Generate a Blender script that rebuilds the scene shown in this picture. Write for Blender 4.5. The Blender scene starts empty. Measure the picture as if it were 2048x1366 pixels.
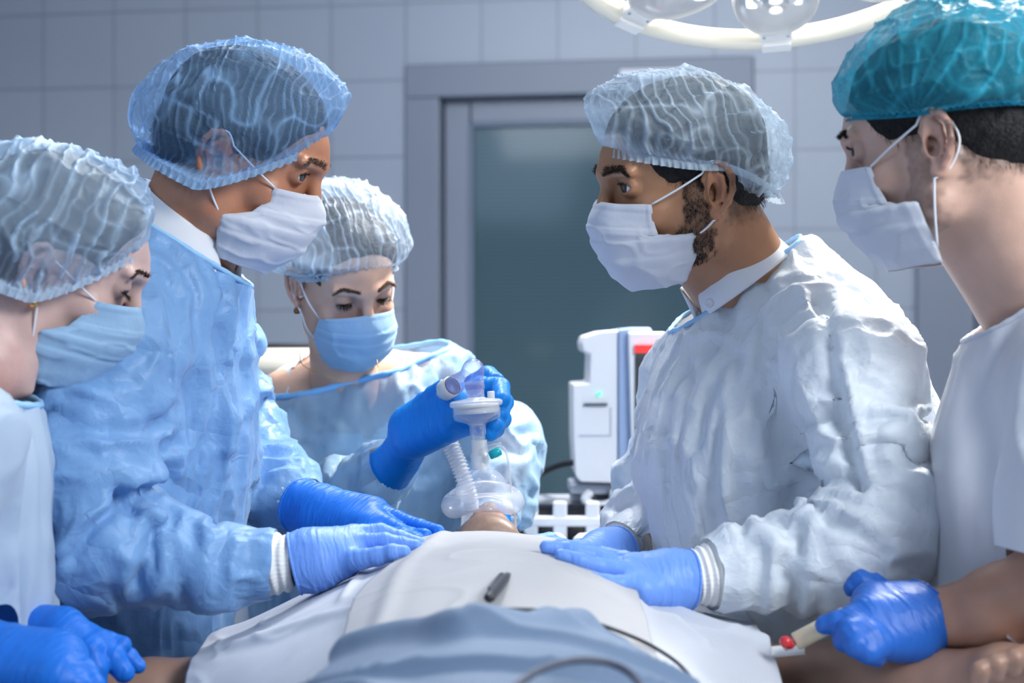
import bpy, math, random
import numpy as np
from mathutils import Vector, Matrix

# ------------------------------------------------------------------ camera, world, lights, exposure
SC = bpy.context.scene
COL = SC.collection
FPX = 3200.0                      # focal length in pixels of the 2048 wide frame
CAMZ = 1.35
cam_d = bpy.data.cameras.new('camera'); cam_d.lens = FPX / 2048 * 36; cam_d.sensor_width = 36
cam = bpy.data.objects.new('camera', cam_d); COL.objects.link(cam)
cam.location = (0, 0, CAMZ); cam.rotation_euler = (math.pi / 2, 0, 0)
cam_d.dof.use_dof = True; cam_d.dof.focus_distance = 2.02; cam_d.dof.aperture_fstop = 4.0
cam_d.clip_start = .05
SC.camera = cam
SC.view_settings.view_transform = 'Standard'; SC.view_settings.look = 'None'
SC.view_settings.exposure = 0.34; SC.view_settings.gamma = 1.0
SC.view_settings.use_curve_mapping = False
world = bpy.data.worlds.new('world'); SC.world = world; world.use_nodes = True
world.node_tree.nodes['Background'].inputs[0].default_value = (.50, .68, 1, 1)
world.node_tree.nodes['Background'].inputs[1].default_value = 0.14
SC.cycles.max_bounces = 6; SC.cycles.transparent_max_bounces = 16; SC.cycles.diffuse_bounces = 3
SC.cycles.use_adaptive_sampling = True; SC.cycles.adaptive_threshold = .05
SC.cycles.caustics_reflective = False; SC.cycles.caustics_refractive = False
SC.cycles.sample_clamp_indirect = 6


def area(name, loc, target, size, power, color, sy=None, spread=math.pi):
    d = bpy.data.lights.new(name, 'AREA'); d.energy = power; d.color = color
    d.size = size
    if sy: d.shape = 'RECTANGLE'; d.size_y = sy
    d.spread = spread
    o = bpy.data.objects.new(name, d); COL.objects.link(o); o.location = loc
    v = Vector(target) - Vector(loc); o.rotation_euler = v.to_track_quat('-Z', 'Y').to_euler()
    return o


# ceiling lights above and behind the table; front pair is added fill
area('ceiling_light_key', (1.05, 3.1, 2.85), (.25, 2.0, 1.2), .36, 127, (1, .965, .90))
area('ceiling_light_left', (-.05, 3.1, 2.85), (-.2, 2.0, 1.0), .40, 26, (.97, .98, 1))
area('ceiling_light_room', (0, 3.6, 2.9), (0, 5.4, 1.4), 1.6, 34, (.86, .92, 1))
area('fill_light_front', (-1.7, .2, 2.7), (-.3, 2.0, 1.0), 1.2, 11, (.52, .72, 1))  # unseen bluish fill added on the camera side
area('fill_light_front_right', (1.7, .2, 2.6), (.3, 2.0, 1.15), 1.0, 56, (.92, .96, 1))  # unseen fill added to brighten the camera-facing side of the gowns


# ------------------------------------------------------------------ helpers
def P(px, py, d):
    return np.array([(px - 1024) / FPX * d, d, CAMZ - (py - 683) / FPX * d])


def rad(a): return a * math.pi / 180


def rotm(yaw, pitch=0, roll=0):
    a, b, c = rad(yaw), rad(pitch), rad(roll)
    cz, sz, cx, sx, cy, sy = math.cos(a), math.sin(a), math.cos(b), math.sin(b), math.cos(c), math.sin(c)
    return (np.array([[cz, -sz, 0], [sz, cz, 0], [0, 0, 1]]) @ np.array([[1, 0, 0], [0, cx, -sx], [0, sx, cx]])
            @ np.array([[cy, 0, sy], [0, 1, 0], [-sy, 0, cy]]))


def sstep(a, b, x):
    t = np.clip((x - a) / (b - a), 0, 1); return t * t * (3 - 2 * t)


def _hash(i, j, k, s):
    n = (i * 73856093) ^ (j * 19349663) ^ (k * 83492791) ^ (s * 2654435)
    n = (n ^ (n >> 13)) * 1274126177 & 0x7fffffff
    n = (n ^ (n >> 16)) * 668265263 & 0x7fffffff
    return ((n ^ (n >> 15)) & 0xffff) / 32767.5 - 1


def noise(p, seed=0):
    p = np.asarray(p, float); i = np.floor(p).astype(np.int64); f = p - i
    u = f * f * f * (f * (f * 6 - 15) + 10); r = 0
    for a in (0, 1):
        wa = u[:, 0] if a else 1 - u[:, 0]
        for b in (0, 1):
            wb = u[:, 1] if b else 1 - u[:, 1]
            for c in (0, 1):
                wc = u[:, 2] if c else 1 - u[:, 2]
                r = r + wa * wb * wc * _hash(i[:, 0] + a, i[:, 1] + b, i[:, 2] + c, seed)
    return r


def ridge(p, seed=0, s=1.0):
    return np.clip(1 - np.abs(noise(p, seed)) * 2.2, 0, 1) ** s


def shp_e(c, r, R=None): return ('e', np.array(c, float), np.array(r, float) if hasattr(r, '__len__') else np.array([r] * 3, float), R)
def shp_c(a, b, ra, rb=None): return ('c', np.array(a, float), np.array(b, float), ra, ra if rb is None else rb)
def shp_b(c, h, R=None, rnd=.01): return ('b', np.array(c, float), np.array(h, float), R, rnd)


def chain(pts, rs):
    return [shp_c(pts[i], pts[i + 1], rs[i], rs[i + 1]) for i in range(len(pts) - 1)]


def _bbox(s):
    if s[0] == 'e': m = max(s[2]); return s[1] - m, s[1] + m
    if s[0] == 'b': m = np.linalg.norm(s[2]); return s[1] - m, s[1] + m
    m = max(s[3], s[4]); return np.minimum(s[1], s[2]) - m, np.maximum(s[1], s[2]) + m


def _dist(s, X, Y, Z):
    if s[0] in 'eb':
        x, y, z = X - s[1][0], Y - s[1][1], Z - s[1][2]
        if s[3] is not None:
            R = s[3].astype(np.float32); x, y, z = (R[0, 0] * x + R[1, 0] * y + R[2, 0] * z, R[0, 1] * x + R[1, 1] * y + R[2, 1] * z, R[0, 2] * x + R[1, 2] * y + R[2, 2] * z)
        if s[0] == 'e':
            r = s[2].astype(np.float32); a, b, c = x / r[0], y / r[1], z / r[2]
            k0 = np.sqrt(a * a + b * b + c * c) + 1e-6
            k1 = np.sqrt((a / r[0]) ** 2 + (b / r[1]) ** 2 + (c / r[2]) ** 2) + 1e-6
            return k0 * (k0 - 1) / k1
        h = s[2] - s[4]
        qx, qy, qz = np.abs(x) - h[0], np.abs(y) - h[1], np.abs(z) - h[2]
        o = np.sqrt(np.maximum(qx, 0) ** 2 + np.maximum(qy, 0) ** 2 + np.maximum(qz, 0) ** 2)
        return o + np.minimum(np.maximum(qx, np.maximum(qy, qz)), 0) - s[4]
    a, b = s[1].astype(np.float32), s[2].astype(np.float32); d = b - a; L = float(d @ d) + 1e-9
    px, py, pz = X - a[0], Y - a[1], Z - a[2]
    t = np.clip((px * d[0] + py * d[1] + pz * d[2]) / L, 0, 1)
    return np.sqrt((px - t * d[0]) ** 2 + (py - t * d[1]) ** 2 + (pz - t * d[2]) ** 2) - (s[3] + (s[4] - s[3]) * t)


def sculpt(ops, vox, lo=None, hi=None):
    """ops: (kind, k, shape) joined smoothly in order; returns vertices and quads of the surface."""
    bl = [_bbox(s) for kd, k, s in ops if kd == 'u']
    L = np.min([b[0] for b in bl], 0) - .02; H = np.max([b[1] for b in bl], 0) + .02
    if lo is not None: L = np.maximum(L, lo)
    if hi is not None: H = np.minimum(H, hi)
    n = np.ceil((H - L) / vox).astype(int) + 1
    ax = [(L[i] + vox * np.arange(n[i])).astype(np.float32) for i in range(3)]
    D = np.full(n, .06, np.float32)
    for kd, k, s in ops:
        a, b = _bbox(s); m = max(k * 1.3, vox * 2) + .004
        i0 = np.clip(np.floor((a - m - L) / vox).astype(int), 0, n); i1 = np.clip(np.ceil((b + m - L) / vox).astype(int) + 1, 0, n)
        if np.any(i1 <= i0): continue
        sl = tuple(slice(i0[q], i1[q]) for q in range(3))
        e = _dist(s, ax[0][sl[0]][:, None, None], ax[1][sl[1]][None, :, None], ax[2][sl[2]][None, None, :])
        c = D[sl]
        if kd == 'u':
            r = np.minimum(c, e)
            if k > 0: h = np.maximum(k - np.abs(c - e), 0) / k; r = r - h * h * k * .25
        else:
            e = -e; r = np.maximum(c, e)
            if k > 0: h = np.maximum(k - np.abs(c - e), 0) / k; r = r + h * h * k * .25
        D[sl] = r
    D[0], D[-1], D[:, 0], D[:, -1], D[:, :, 0], D[:, :, -1] = (.01,) * 6
    return nets(D, L, vox)


def nets(D, L, vox):
    S = D < 0
    c = [S[i:S.shape[0] - 1 + i, j:S.shape[1] - 1 + j, k:S.shape[2] - 1 + k] for i in (0, 1) for j in (0, 1) for k in (0, 1)]
    cnt = sum(x.astype(np.int8) for x in c); act = (cnt > 0) & (cnt < 8)
    I = np.argwhere(act); idx = np.full(act.shape, -1, np.int64); idx[tuple(I.T)] = np.arange(len(I))
    acc = np.zeros((len(I), 3)); w = np.zeros(len(I))
    for a in range(3):
        o = [q for q in range(3) if q != a]
        for u in (0, 1):
            for v in (0, 1):
                off = np.zeros(3, int); off[o[0]] = u; off[o[1]] = v
                A = I + off; B = A.copy(); B[:, a] += 1
                da, db = D[tuple(A.T)], D[tuple(B.T)]; m = (da < 0) != (db < 0)
                t = da[m] / (da[m] - db[m] + 1e-12); p = A[m].astype(float); p[:, a] += t
                acc[m] += p; w[m] += 1
    V = acc / w[:, None] * vox + L
    F = []
    for a in range(3):
        o = [q for q in range(3) if q != a]
        sa = [slice(1, -1)] * 3; sa[a] = slice(0, -1); sb = list(sa); sb[a] = slice(1, None)
        e = np.argwhere(S[tuple(sa)] != S[tuple(sb)])
        if not len(e): continue
        base = e + 1; base[:, a] -= 1
        q = []
        for du, dv in ((-1, -1), (0, -1), (0, 0), (-1, 0)):
            r = base.copy(); r[:, o[0]] += du; r[:, o[1]] += dv; q.append(idx[tuple(r.T)])
        q = np.stack(q, 1); inside = S[tuple(base.T)]
        flip = inside if a in (0, 2) else ~inside
        q = np.where(flip[:, None], q, q[:, ::-1]); F.append(q)
    F = np.concatenate(F); F = F[(F >= 0).all(1)]
    return V, F


def vnormals(V, F):
    n = np.zeros_like(V)
    a = np.cross(V[F[:, 2]] - V[F[:, 0]], V[F[:, 3]] - V[F[:, 1]]) if F.shape[1] == 4 else np.cross(V[F[:, 1]] - V[F[:, 0]], V[F[:, 2]] - V[F[:, 0]])
    for i in range(F.shape[1]): 
        for q in range(3): n[:, q] += np.bincount(F[:, i], a[:, q], len(V))
    return n / (np.linalg.norm(n, axis=1)[:, None] + 1e-12)


def relax(V, F, it=2, lam=.5):
    for _ in range(it):
        s = np.zeros_like(V); c = np.zeros(len(V)); m = F.shape[1]
        for i in range(m):
            a, b = F[:, i], F[:, (i + 1) % m]
            for q in range(3):
                s[:, q] += np.bincount(a, V[b, q], len(V)) + np.bincount(b, V[a, q], len(V))
            c += np.bincount(a, minlength=len(V)) + np.bincount(b, minlength=len(V))
        V = V + lam * (s / np.maximum(c, 1)[:, None] - V)
    return V


def compact(V, F, *att):
    u = np.unique(F); m = np.full(len(V), -1, np.int64); m[u] = np.arange(len(u))
    return (V[u], m[F]) + tuple(a[u] for a in att)


def mk(name, V, F, mat=None, parent=None, smooth=True, attrs=None, origin=None, mats=None, fmat=None):
    V = np.asarray(V, float)
    me = bpy.data.meshes.new(name)
    if isinstance(F, np.ndarray) and F.ndim == 2:
        n = F.shape[1]; me.vertices.add(len(V)); me.vertices.foreach_set('co', (V - (0 if origin is None else np.array(origin))).ravel())
        me.loops.add(F.size); me.loops.foreach_set('vertex_index', F.astype(np.int32).ravel())
        me.polygons.add(len(F)); me.polygons.foreach_set('loop_start', np.arange(len(F), dtype=np.int32) * n)
        me.update(calc_edges=True)
    else:
        me.from_pydata([tuple(v) for v in V - (0 if origin is None else np.array(origin))], [], F)
    me.polygons.foreach_set('use_smooth', np.full(len(me.polygons), smooth))
    for k, a in (attrs or {}).items():
        a = np.asarray(a, np.float32)
        if a.ndim == 1: t = me.attributes.new(k, 'FLOAT', 'POINT'); t.data.foreach_set('value', a)
        else:
            t = me.attributes.new(k, 'FLOAT_COLOR', 'POINT'); t.data.foreach_set('color', np.c_[a[:, :3], np.ones(len(a))].astype(np.float32).ravel())
    for m in (mats or ([mat] if mat else [])): me.materials.append(m)
    if fmat is not None: me.polygons.foreach_set('material_index', np.asarray(fmat, np.int32))
    me.validate(); me.update()
    o = bpy.data.objects.new(name, me); COL.objects.link(o)
    if origin is not None: o.location = origin
    if parent is not None:
        o.parent = parent
        p = parent; M = Matrix.Identity(4)
        while p is not None: M = p.matrix_basis @ M; p = p.parent
        o.matrix_parent_inverse = Matrix.Identity(4)
        o.matrix_basis = M.inverted() @ o.matrix_basis
    return o


def empty(name, loc, label, cat, group=None):
    o = bpy.data.objects.new(name, None); COL.objects.link(o); o.location = loc; o.empty_display_size = .1
    tag(o, label, cat, group); return o


def tag(o, label=None, cat=None, group=None, kind=None):
    if label: o['label'] = label
    if cat: o['category'] = cat
    if group: o['group'] = group
    if kind: o['kind'] = kind
    return o


def smooth_path(pts, n):
    pts = np.array(pts, float); m = len(pts); t = np.linspace(0, m - 1, n); o = []
    for x in t:
        i = min(int(x), m - 2); f = x - i
        p0, p1, p2, p3 = pts[max(i - 1, 0)], pts[i], pts[i + 1], pts[min(i + 2, m - 1)]
        o.append(.5 * (2 * p1 + (p2 - p0) * f + (2 * p0 - 5 * p1 + 4 * p2 - p3) * f * f + (3 * p1 - p0 - 3 * p2 + p3) * f ** 3))
    return np.array(o)


def tube(path, r, seg=8, closed=False, flat=None, caps=True):
    p = np.array(path, float); n = len(p); r = np.broadcast_to(r, n)
    tg = np.gradient(p, axis=0) if not closed else np.roll(p, -1, 0) - np.roll(p, 1, 0)
    tg /= np.linalg.norm(tg, axis=1)[:, None] + 1e-12
    up = np.array([0, 0, 1.]) if abs(tg[0, 2]) < .9 else np.array([1., 0, 0])
    N = []; 
    for i in range(n):
        u = up - tg[i] * (up @ tg[i]); u /= np.linalg.norm(u) + 1e-12; N.append(u); up = u
    N = np.array(N); B = np.cross(tg, N); a = np.arange(seg) / seg * 2 * math.pi
    fl = flat or 1
    V = (p[:, None] + r[:, None, None] * (np.cos(a)[None, :, None] * N[:, None] + fl * np.sin(a)[None, :, None] * B[:, None])).reshape(-1, 3)
    F = []
    for i in range(n if closed else n - 1):
        j = (i + 1) % n
        for k in range(seg): F.append((i * seg + k, i * seg + (k + 1) % seg, j * seg + (k + 1) % seg, j * seg + k))
    if not closed and caps:
        F.append(tuple(range(seg))[::-1]); F.append(tuple((n - 1) * seg + k for k in range(seg)))
    return V, F


def joinm(parts):
    V, F, o = [], [], 0
    for v, f in parts:
        V.append(np.asarray(v)); F += [tuple(int(i) + o for i in q) for q in f]; o += len(v)
    return np.concatenate(V), F


def lathe(prof, seg=40, M=None, close=False):
    pr = np.array(prof, float); a = np.arange(seg) / seg * 2 * math.pi; n = len(pr)
    V = np.stack([pr[:, None, 0] * np.cos(a), pr[:, None, 0] * np.sin(a), np.repeat(pr[:, 1:2], seg, 1)], 2).reshape(-1, 3)
    F = [(i * seg + k, i * seg + (k + 1) % seg, (i + 1) * seg + (k + 1) % seg, (i + 1) * seg + k) for i in range(n - 1) for k in range(seg)]
    if close: F += [(((n - 1) * seg + k), ((n - 1) * seg + (k + 1) % seg), (k + 1) % seg, k) for k in range(seg)]
    if M is not None: V = V @ M[0].T + M[1]
    return V, F


def frame_to(z, xh=(1, 0, 0)):
    z = np.array(z, float); z /= np.linalg.norm(z); x = np.array(xh, float); x = x - z * (x @ z)
    if np.linalg.norm(x) < 1e-3: x = np.array([0, 1., 0]) - z * z[1]
    x /= np.linalg.norm(x); return np.stack([x, np.cross(z, x), z], 1)


def rbox(c, h, b=.004, R=None, seg=2):
    """bevelled box, centre c, half sizes h"""
    import bmesh
    bm = bmesh.new(); bmesh.ops.create_cube(bm, size=2)
    for v in bm.verts: v.co = Vector((v.co.x * h[0], v.co.y * h[1], v.co.z * h[2]))
    if b > 0: bmesh.ops.bevel(bm, geom=bm.edges[:] , offset=b, segments=seg, profile=.5, affect='EDGES')
    V = np.array([tuple(v.co) for v in bm.verts]); bm.verts.index_update()
    F = [tuple(v.index for v in f.verts) for f in bm.faces]; bm.free()
    if R is not None: V = V @ R.T
    return V + np.array(c, float), F


def prism(poly, y0, y1, b=0):
    """polygon in x/z extruded along y"""
    import bmesh
    bm = bmesh.new(); vs = [bm.verts.new((x, y0, z)) for x, z in poly]; f = bm.faces.new(vs)
    r = bmesh.ops.extrude_face_region(bm, geom=[f])
    for v in r['geom']:
        if isinstance(v, bmesh.types.BMVert): v.co.y = y1
    bmesh.ops.recalc_face_normals(bm, faces=bm.faces[:])
    if b: bmesh.ops.bevel(bm, geom=bm.edges[:], offset=b, segments=3, profile=.5, affect='EDGES')
    bm.verts.index_update(); V = np.array([tuple(v.co) for v in bm.verts])
    F = [tuple(v.index for v in f.verts) for f in bm.faces]; bm.free()
    return V, F


def boundary_loops(F):
    E = {}
    for q in F:
        q = [int(i) for i in q]
        for i in range(len(q)):
            a, b = q[i], q[(i + 1) % len(q)]
            if (b, a) in E: del E[(b, a)]
            else: E[(a, b)] = 1
    nx = {}
    for a, b in E: nx.setdefault(a, []).append(b)
    loops = []
    while nx:
        s = next(iter(nx)); l = [s]; c = s
        while True:
            if c not in nx: break
            d = nx[c].pop()
            if not nx[c]: del nx[c]
            if d == s: break
            l.append(d); c = d
        loops.append(l)
    return sorted(loops, key=len, reverse=True)


# ------------------------------------------------------------------ materials
def nodes(name):
    m = bpy.data.materials.new(name); m.use_nodes = True; nt = m.node_tree
    return m, nt, nt.nodes, nt.links, nt.nodes['Principled BSDF']


def simple(name, col, rough=.5, metal=0, spec=.5, emit=0, bump=None, var=0):
    m, nt, N, L, b = nodes(name)
    b.inputs['Base Color'].default_value = (*col, 1); b.inputs['Roughness'].default_value = rough
    b.inputs['Metallic'].default_value = metal; b.inputs['Specular IOR Level'].default_value = spec
    if emit: b.inputs['Emission Color'].default_value = (*col, 1); b.inputs['Emission Strength'].default_value = emit
    tc = N.new('ShaderNodeTexCoord')
    if var:
        n = N.new('ShaderNodeTexNoise'); n.inputs['Scale'].default_value = 9; L.new(tc.outputs['Object'], n.inputs[0])
        r = N.new('ShaderNodeMapRange'); r.inputs[3].default_value = 1 - var; r.inputs[4].default_value = 1 + var; L.new(n.outputs[0], r.inputs[0])
        x = N.new('ShaderNodeVectorMath'); x.operation = 'SCALE'; x.inputs[0].default_value = col; L.new(r.outputs[0], x.inputs['Scale']); L.new(x.outputs[0], b.inputs[0])
    if bump:
        n = N.new('ShaderNodeTexNoise'); n.inputs['Scale'].default_value = bump[0]; L.new(tc.outputs['Object'], n.inputs[0])
        q = N.new('ShaderNodeBump'); q.inputs['Strength'].default_value = bump[1]; q.inputs['Distance'].default_value = bump[2]
        L.new(n.outputs[0], q.inputs['Height']); L.new(q.outputs[0], b.inputs['Normal'])
    return m


def fabric(name, col, transl=.3, clear=.06, rough=.45, crease=1.0, weave=True, pleat=None, spec=.35, scale=1.0, sheen=.2, clear_hi=None):
    """thin nonwoven cloth: some light passes, soft sheen, sharp creases"""
    m, nt, N, L, b = nodes(name)
    b.inputs['Roughness'].default_value = rough; b.inputs['Specular IOR Level'].default_value = spec
    b.inputs['Sheen Weight'].default_value = sheen
    tc = N.new('ShaderNodeTexCoord')
    n = N.new('ShaderNodeTexNoise'); n.inputs['Scale'].default_value = 6; n.inputs['Detail'].default_value = 3; L.new(tc.outputs['Object'], n.inputs[0])
    mr = N.new('ShaderNodeMapRange'); mr.inputs[1].default_value = .3; mr.inputs[2].default_value = .7; mr.inputs[3].default_value = .93; mr.inputs[4].default_value = 1.05; L.new(n.outputs[0], mr.inputs[0])
    x = N.new('ShaderNodeVectorMath'); x.operation = 'SCALE'; x.inputs[0].default_value = col; L.new(mr.outputs[0], x.inputs['Scale'])
    L.new(x.outputs[0], b.inputs[0])
    # creases: warped voronoi edges and long noise
    w = N.new('ShaderNodeTexNoise'); w.inputs['Scale'].default_value = 9 * scale; w.inputs['Detail'].default_value = 4; L.new(tc.outputs['Object'], w.inputs[0])
    wa = N.new('ShaderNodeVectorMath'); wa.operation = 'MULTIPLY_ADD'; wa.inputs[1].default_value = (.12, .12, .12); L.new(w.outputs['Color'], wa.inputs[0]); L.new(tc.outputs['Object'], wa.inputs[2])
    v = N.new('ShaderNodeTexVoronoi'); v.feature = 'DISTANCE_TO_EDGE'; v.inputs['Scale'].default_value = 13 * scale; L.new(wa.outputs[0], v.inputs['Vector'])
    ns = N.new('ShaderNodeTexNoise'); ns.inputs['Scale'].default_value = 38 * scale; ns.inputs['Detail'].default_value = 3; ns.inputs['Distortion'].default_value = 1.2; L.new(tc.outputs['Object'], ns.inputs[0])
    q = N.new('ShaderNodeBump'); q.inputs['Strength'].default_value = .5 * crease; q.inputs['Distance'].default_value = .02; L.new(v.outputs['Distance'], q.inputs['Height'])
    q3 = N.new('ShaderNodeBump'); q3.inputs['Strength'].default_value = .5 * crease; q3.inputs['Distance'].default_value = .0035; L.new(ns.outputs[0], q3.inputs['Height']); L.new(q.outputs[0], q3.inputs['Normal'])
    last = q3
    if weave:
        wv = N.new('ShaderNodeTexVoronoi'); wv.inputs['Scale'].default_value = 700; L.new(tc.outputs['Object'], wv.inputs['Vector'])
        q4 = N.new('ShaderNodeBump'); q4.inputs['Strength'].default_value = .12; q4.inputs['Distance'].default_value = .0006; L.new(wv.outputs[0], q4.inputs['Height']); L.new(q3.outputs[0], q4.inputs['Normal']); last = q4
    L.new(last.outputs[0], b.inputs['Normal'])
    t = N.new('ShaderNodeBsdfTranslucent'); L.new(x.outputs[0], t.inputs[0]); L.new(last.outputs[0], t.inputs['Normal'])
    mx = N.new('ShaderNodeMixShader'); mx.inputs[0].default_value = transl; L.new(b.outputs[0], mx.inputs[1]); L.new(t.outputs[0], mx.inputs[2])
    out = mx
    if clear or pleat:
        tr = N.new('ShaderNodeBsdfTransparent'); tr.inputs[0].default_value = (*[min(1, c * .45 + .55) for c in col], 1)
        m2 = N.new('ShaderNodeMixShader'); m2.inputs[0].default_value = clear
        if pleat:
            at = N.new('ShaderNodeAttribute'); at.attribute_name = 'pleat'
            m3 = N.new('ShaderNodeMapRange'); m3.inputs[3].default_value = clear; m3.inputs[4].default_value = clear_hi or .08
            L.new(at.outputs['Fac'], m3.inputs[0]); L.new(m3.outputs[0], m2.inputs[0])
        L.new(mx.outputs[0], m2.inputs[1]); L.new(tr.outputs[0], m2.inputs[2]); out = m2
    L.new(out.outputs[0], N['Material Output'].inputs[0])
    return m


def skinmat(name, col, rough=.42, sss=.12):
    m, nt, N, L, b = nodes(name)
    at = N.new('ShaderNodeAttribute'); at.attribute_name = 'tint'; tc = N.new('ShaderNodeTexCoord')
    n = N.new('ShaderNodeTexNoise'); n.inputs['Scale'].default_value = 26; n.inputs['Detail'].default_value = 5; L.new(tc.outputs['Object'], n.inputs[0])
    mr = N.new('ShaderNodeMapRange'); mr.inputs[1].default_value = .3; mr.inputs[2].default_value = .7; mr.inputs[3].default_value = .9; mr.inputs[4].default_value = 1.08; L.new(n.outputs[0], mr.inputs[0])
    x = N.new('ShaderNodeVectorMath'); x.operation = 'MULTIPLY'; x.inputs[1].default_value = col; L.new(at.outputs['Color'], x.inputs[0])
    y = N.new('ShaderNodeVectorMath'); y.operation = 'SCALE'; L.new(x.outputs[0], y.inputs[0]); L.new(mr.outputs[0], y.inputs['Scale']); L.new(y.outputs[0], b.inputs[0])
    b.inputs['Roughness'].default_value = rough; b.inputs['Subsurface Weight'].default_value = sss
    b.inputs['Subsurface Radius'].default_value = (.012, .005, .003); b.inputs['Subsurface Scale'].default_value = 1
    p = N.new('ShaderNodeTexVoronoi'); p.inputs['Scale'].default_value = 520; L.new(tc.outputs['Object'], p.inputs['Vector'])
    n2 = N.new('ShaderNodeTexNoise'); n2.inputs['Scale'].default_value = 90; n2.inputs['Detail'].default_value = 4; L.new(tc.outputs['Object'], n2.inputs[0])
    q = N.new('ShaderNodeBump'); q.inputs['Strength'].default_value = .25; q.inputs['Distance'].default_value = .0015; L.new(n2.outputs[0], q.inputs['Height'])
    q2 = N.new('ShaderNodeBump'); q2.inputs['Strength'].default_value = .15; q2.inputs['Distance'].default_value = .0006; L.new(p.outputs[0], q2.inputs['Height']); L.new(q.outputs[0], q2.inputs['Normal']); L.new(q2.outputs[0], b.inputs['Normal'])
    return m


def glovemat(name, col, rough=.46):
    m, nt, N, L, b = nodes(name)
    b.inputs['Base Color'].default_value = (*col, 1); b.inputs['Roughness'].default_value = rough
    b.inputs['Subsurface Weight'].default_value = .1; b.inputs['Subsurface Radius'].default_value = (.003, .006, .012)
    b.inputs['Specular IOR Level'].default_value = .35
    at = N.new('ShaderNodeAttribute'); at.attribute_name = 'along'      # metres along the hand, for the stretch wrinkles
    tc = N.new('ShaderNodeTexCoord')
    n = N.new('ShaderNodeTexNoise'); n.inputs['Scale'].default_value = 34; n.inputs['Detail'].default_value = 2; L.new(tc.outputs['Object'], n.inputs[0])
    ma = N.new('ShaderNodeMath'); ma.operation = 'MULTIPLY_ADD'; ma.inputs[1].default_value = 3.0; L.new(n.outputs[0], ma.inputs[0])
    mb = N.new('ShaderNodeMath'); mb.operation = 'MULTIPLY'; mb.inputs[1].default_value = 190; L.new(at.outputs['Fac'], mb.inputs[0]); L.new(mb.outputs[0], ma.inputs[2])
    cx = N.new('ShaderNodeCombineXYZ'); L.new(ma.outputs[0], cx.inputs[0])
    sc = N.new('ShaderNodeVectorMath'); sc.operation = 'MULTIPLY_ADD'; sc.inputs[1].default_value = (25, 25, 25); L.new(tc.outputs['Object'], sc.inputs[0]); L.new(cx.outputs[0], sc.inputs[2])
    n2 = N.new('ShaderNodeTexNoise'); n2.inputs['Scale'].default_value = 1; n2.inputs['Detail'].default_value = 1; L.new(sc.outputs[0], n2.inputs[0])
    q = N.new('ShaderNodeBump'); q.inputs['Strength'].default_value = .45; q.inputs['Distance'].default_value = .0035; L.new(n2.outputs[0], q.inputs['Height'])
    L.new(q.outputs[0], b.inputs['Normal'])
    return m


def plastic(name, col, alpha, rough=.06, tint=(1, 1, 1), edge=.55):
    """clear moulded plastic: clearer face-on, denser towards the rim"""
    m, nt, N, L, b = nodes(name)
    b.inputs['Base Color'].default_value = (*col, 1); b.inputs['Roughness'].default_value = rough
    b.inputs['Coat Weight'].default_value = .6; b.inputs['Coat Roughness'].default_value = .04
    tr = N.new('ShaderNodeBsdfTransparent'); tr.inputs[0].default_value = (*tint, 1)
    lw = N.new('ShaderNodeLayerWeight'); lw.inputs[0].default_value = .35
    r = N.new('ShaderNodeMapRange'); r.inputs[3].default_value = 1 - alpha; r.inputs[4].default_value = max(0, 1 - alpha - edge); L.new(lw.outputs['Facing'], r.inputs[0])
    mx = N.new('ShaderNodeMixShader'); L.new(r.outputs[0], mx.inputs[0]); L.new(b.outputs[0], mx.inputs[1]); L.new(tr.outputs[0], mx.inputs[2])
    L.new(mx.outputs[0], N['Material Output'].inputs[0])
    return m
LOW = False


# ------------------------------------------------------------------ shared materials
M = {}
M['cap_blue'] = fabric('cap_blue', (.38, .62, .92), transl=.35, clear=.80, crease=.5, pleat=True, clear_hi=.05, scale=2, rough=.5)
M['cap_pale'] = fabric('cap_pale', (.72, .85, .96), transl=.35, clear=.74, crease=.5, pleat=True, clear_hi=.04, scale=2, rough=.5)
M['cap_grey'] = fabric('cap_grey', (.62, .74, .86), transl=.3, clear=.76, crease=.5, pleat=True, clear_hi=.10, scale=2, rough=.5)
M['cap_near'] = fabric('cap_near', (.60, .78, .97), transl=.35, clear=.66, crease=.5, pleat=True, clear_hi=.03, scale=2, rough=.5)
M['cap_teal'] = fabric('cap_teal', (.03, .42, .58), transl=.3, clear=.62, crease=.5, pleat=True, clear_hi=.06, scale=2, rough=.5)
M['mask_white'] = fabric('mask_white', (.84, .87, .95), transl=.25, clear=0, crease=.12, scale=1.6, rough=.6)
M['mask_blue'] = fabric('mask_blue', (.42, .66, .90), transl=.25, clear=0, crease=.15, scale=1.6, rough=.6)
M['loop'] = simple('ear_loop', (.85, .87, .92), .7)
M['gown_blue'] = fabric('gown_blue', (.25, .48, .84), transl=.16, clear=.04, crease=1.0, rough=.42)
M['gown_pale'] = fabric('gown_pale', (.82, .90, .98), transl=.20, clear=.04, crease=1.0, rough=.42)
M['gown_sheer'] = fabric('gown_sheer', (.40, .62, .84), transl=.18, clear=.34, crease=.45, rough=.42)
M['gown_near'] = fabric('gown_near', (.58, .74, .93), transl=.25, clear=.02, crease=.25, rough=.5)
M['gown_right'] = fabric('gown_right', (.74, .79, .88), transl=.25, clear=.02, crease=.2, rough=.55)
M['trim_blue'] = simple('neck_binding', (.34, .62, .92), .6, bump=(300, .3, .001))
M['knit'] = simple('white_knit', (.86, .86, .85), .85, bump=(260, .4, .0012))
M['shirt'] = simple('white_shirt', (.84, .85, .88), .75, bump=(420, .2, .0006))
M['glove_violet'] = glovemat('glove_blue', (.17, .35, .86))
M['glove_deep'] = glovemat('glove_deep_blue', (.01, .17, .70))
M['glove_cyan'] = glovemat('glove_cyan_blue', (.0, .24, .74))
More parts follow.
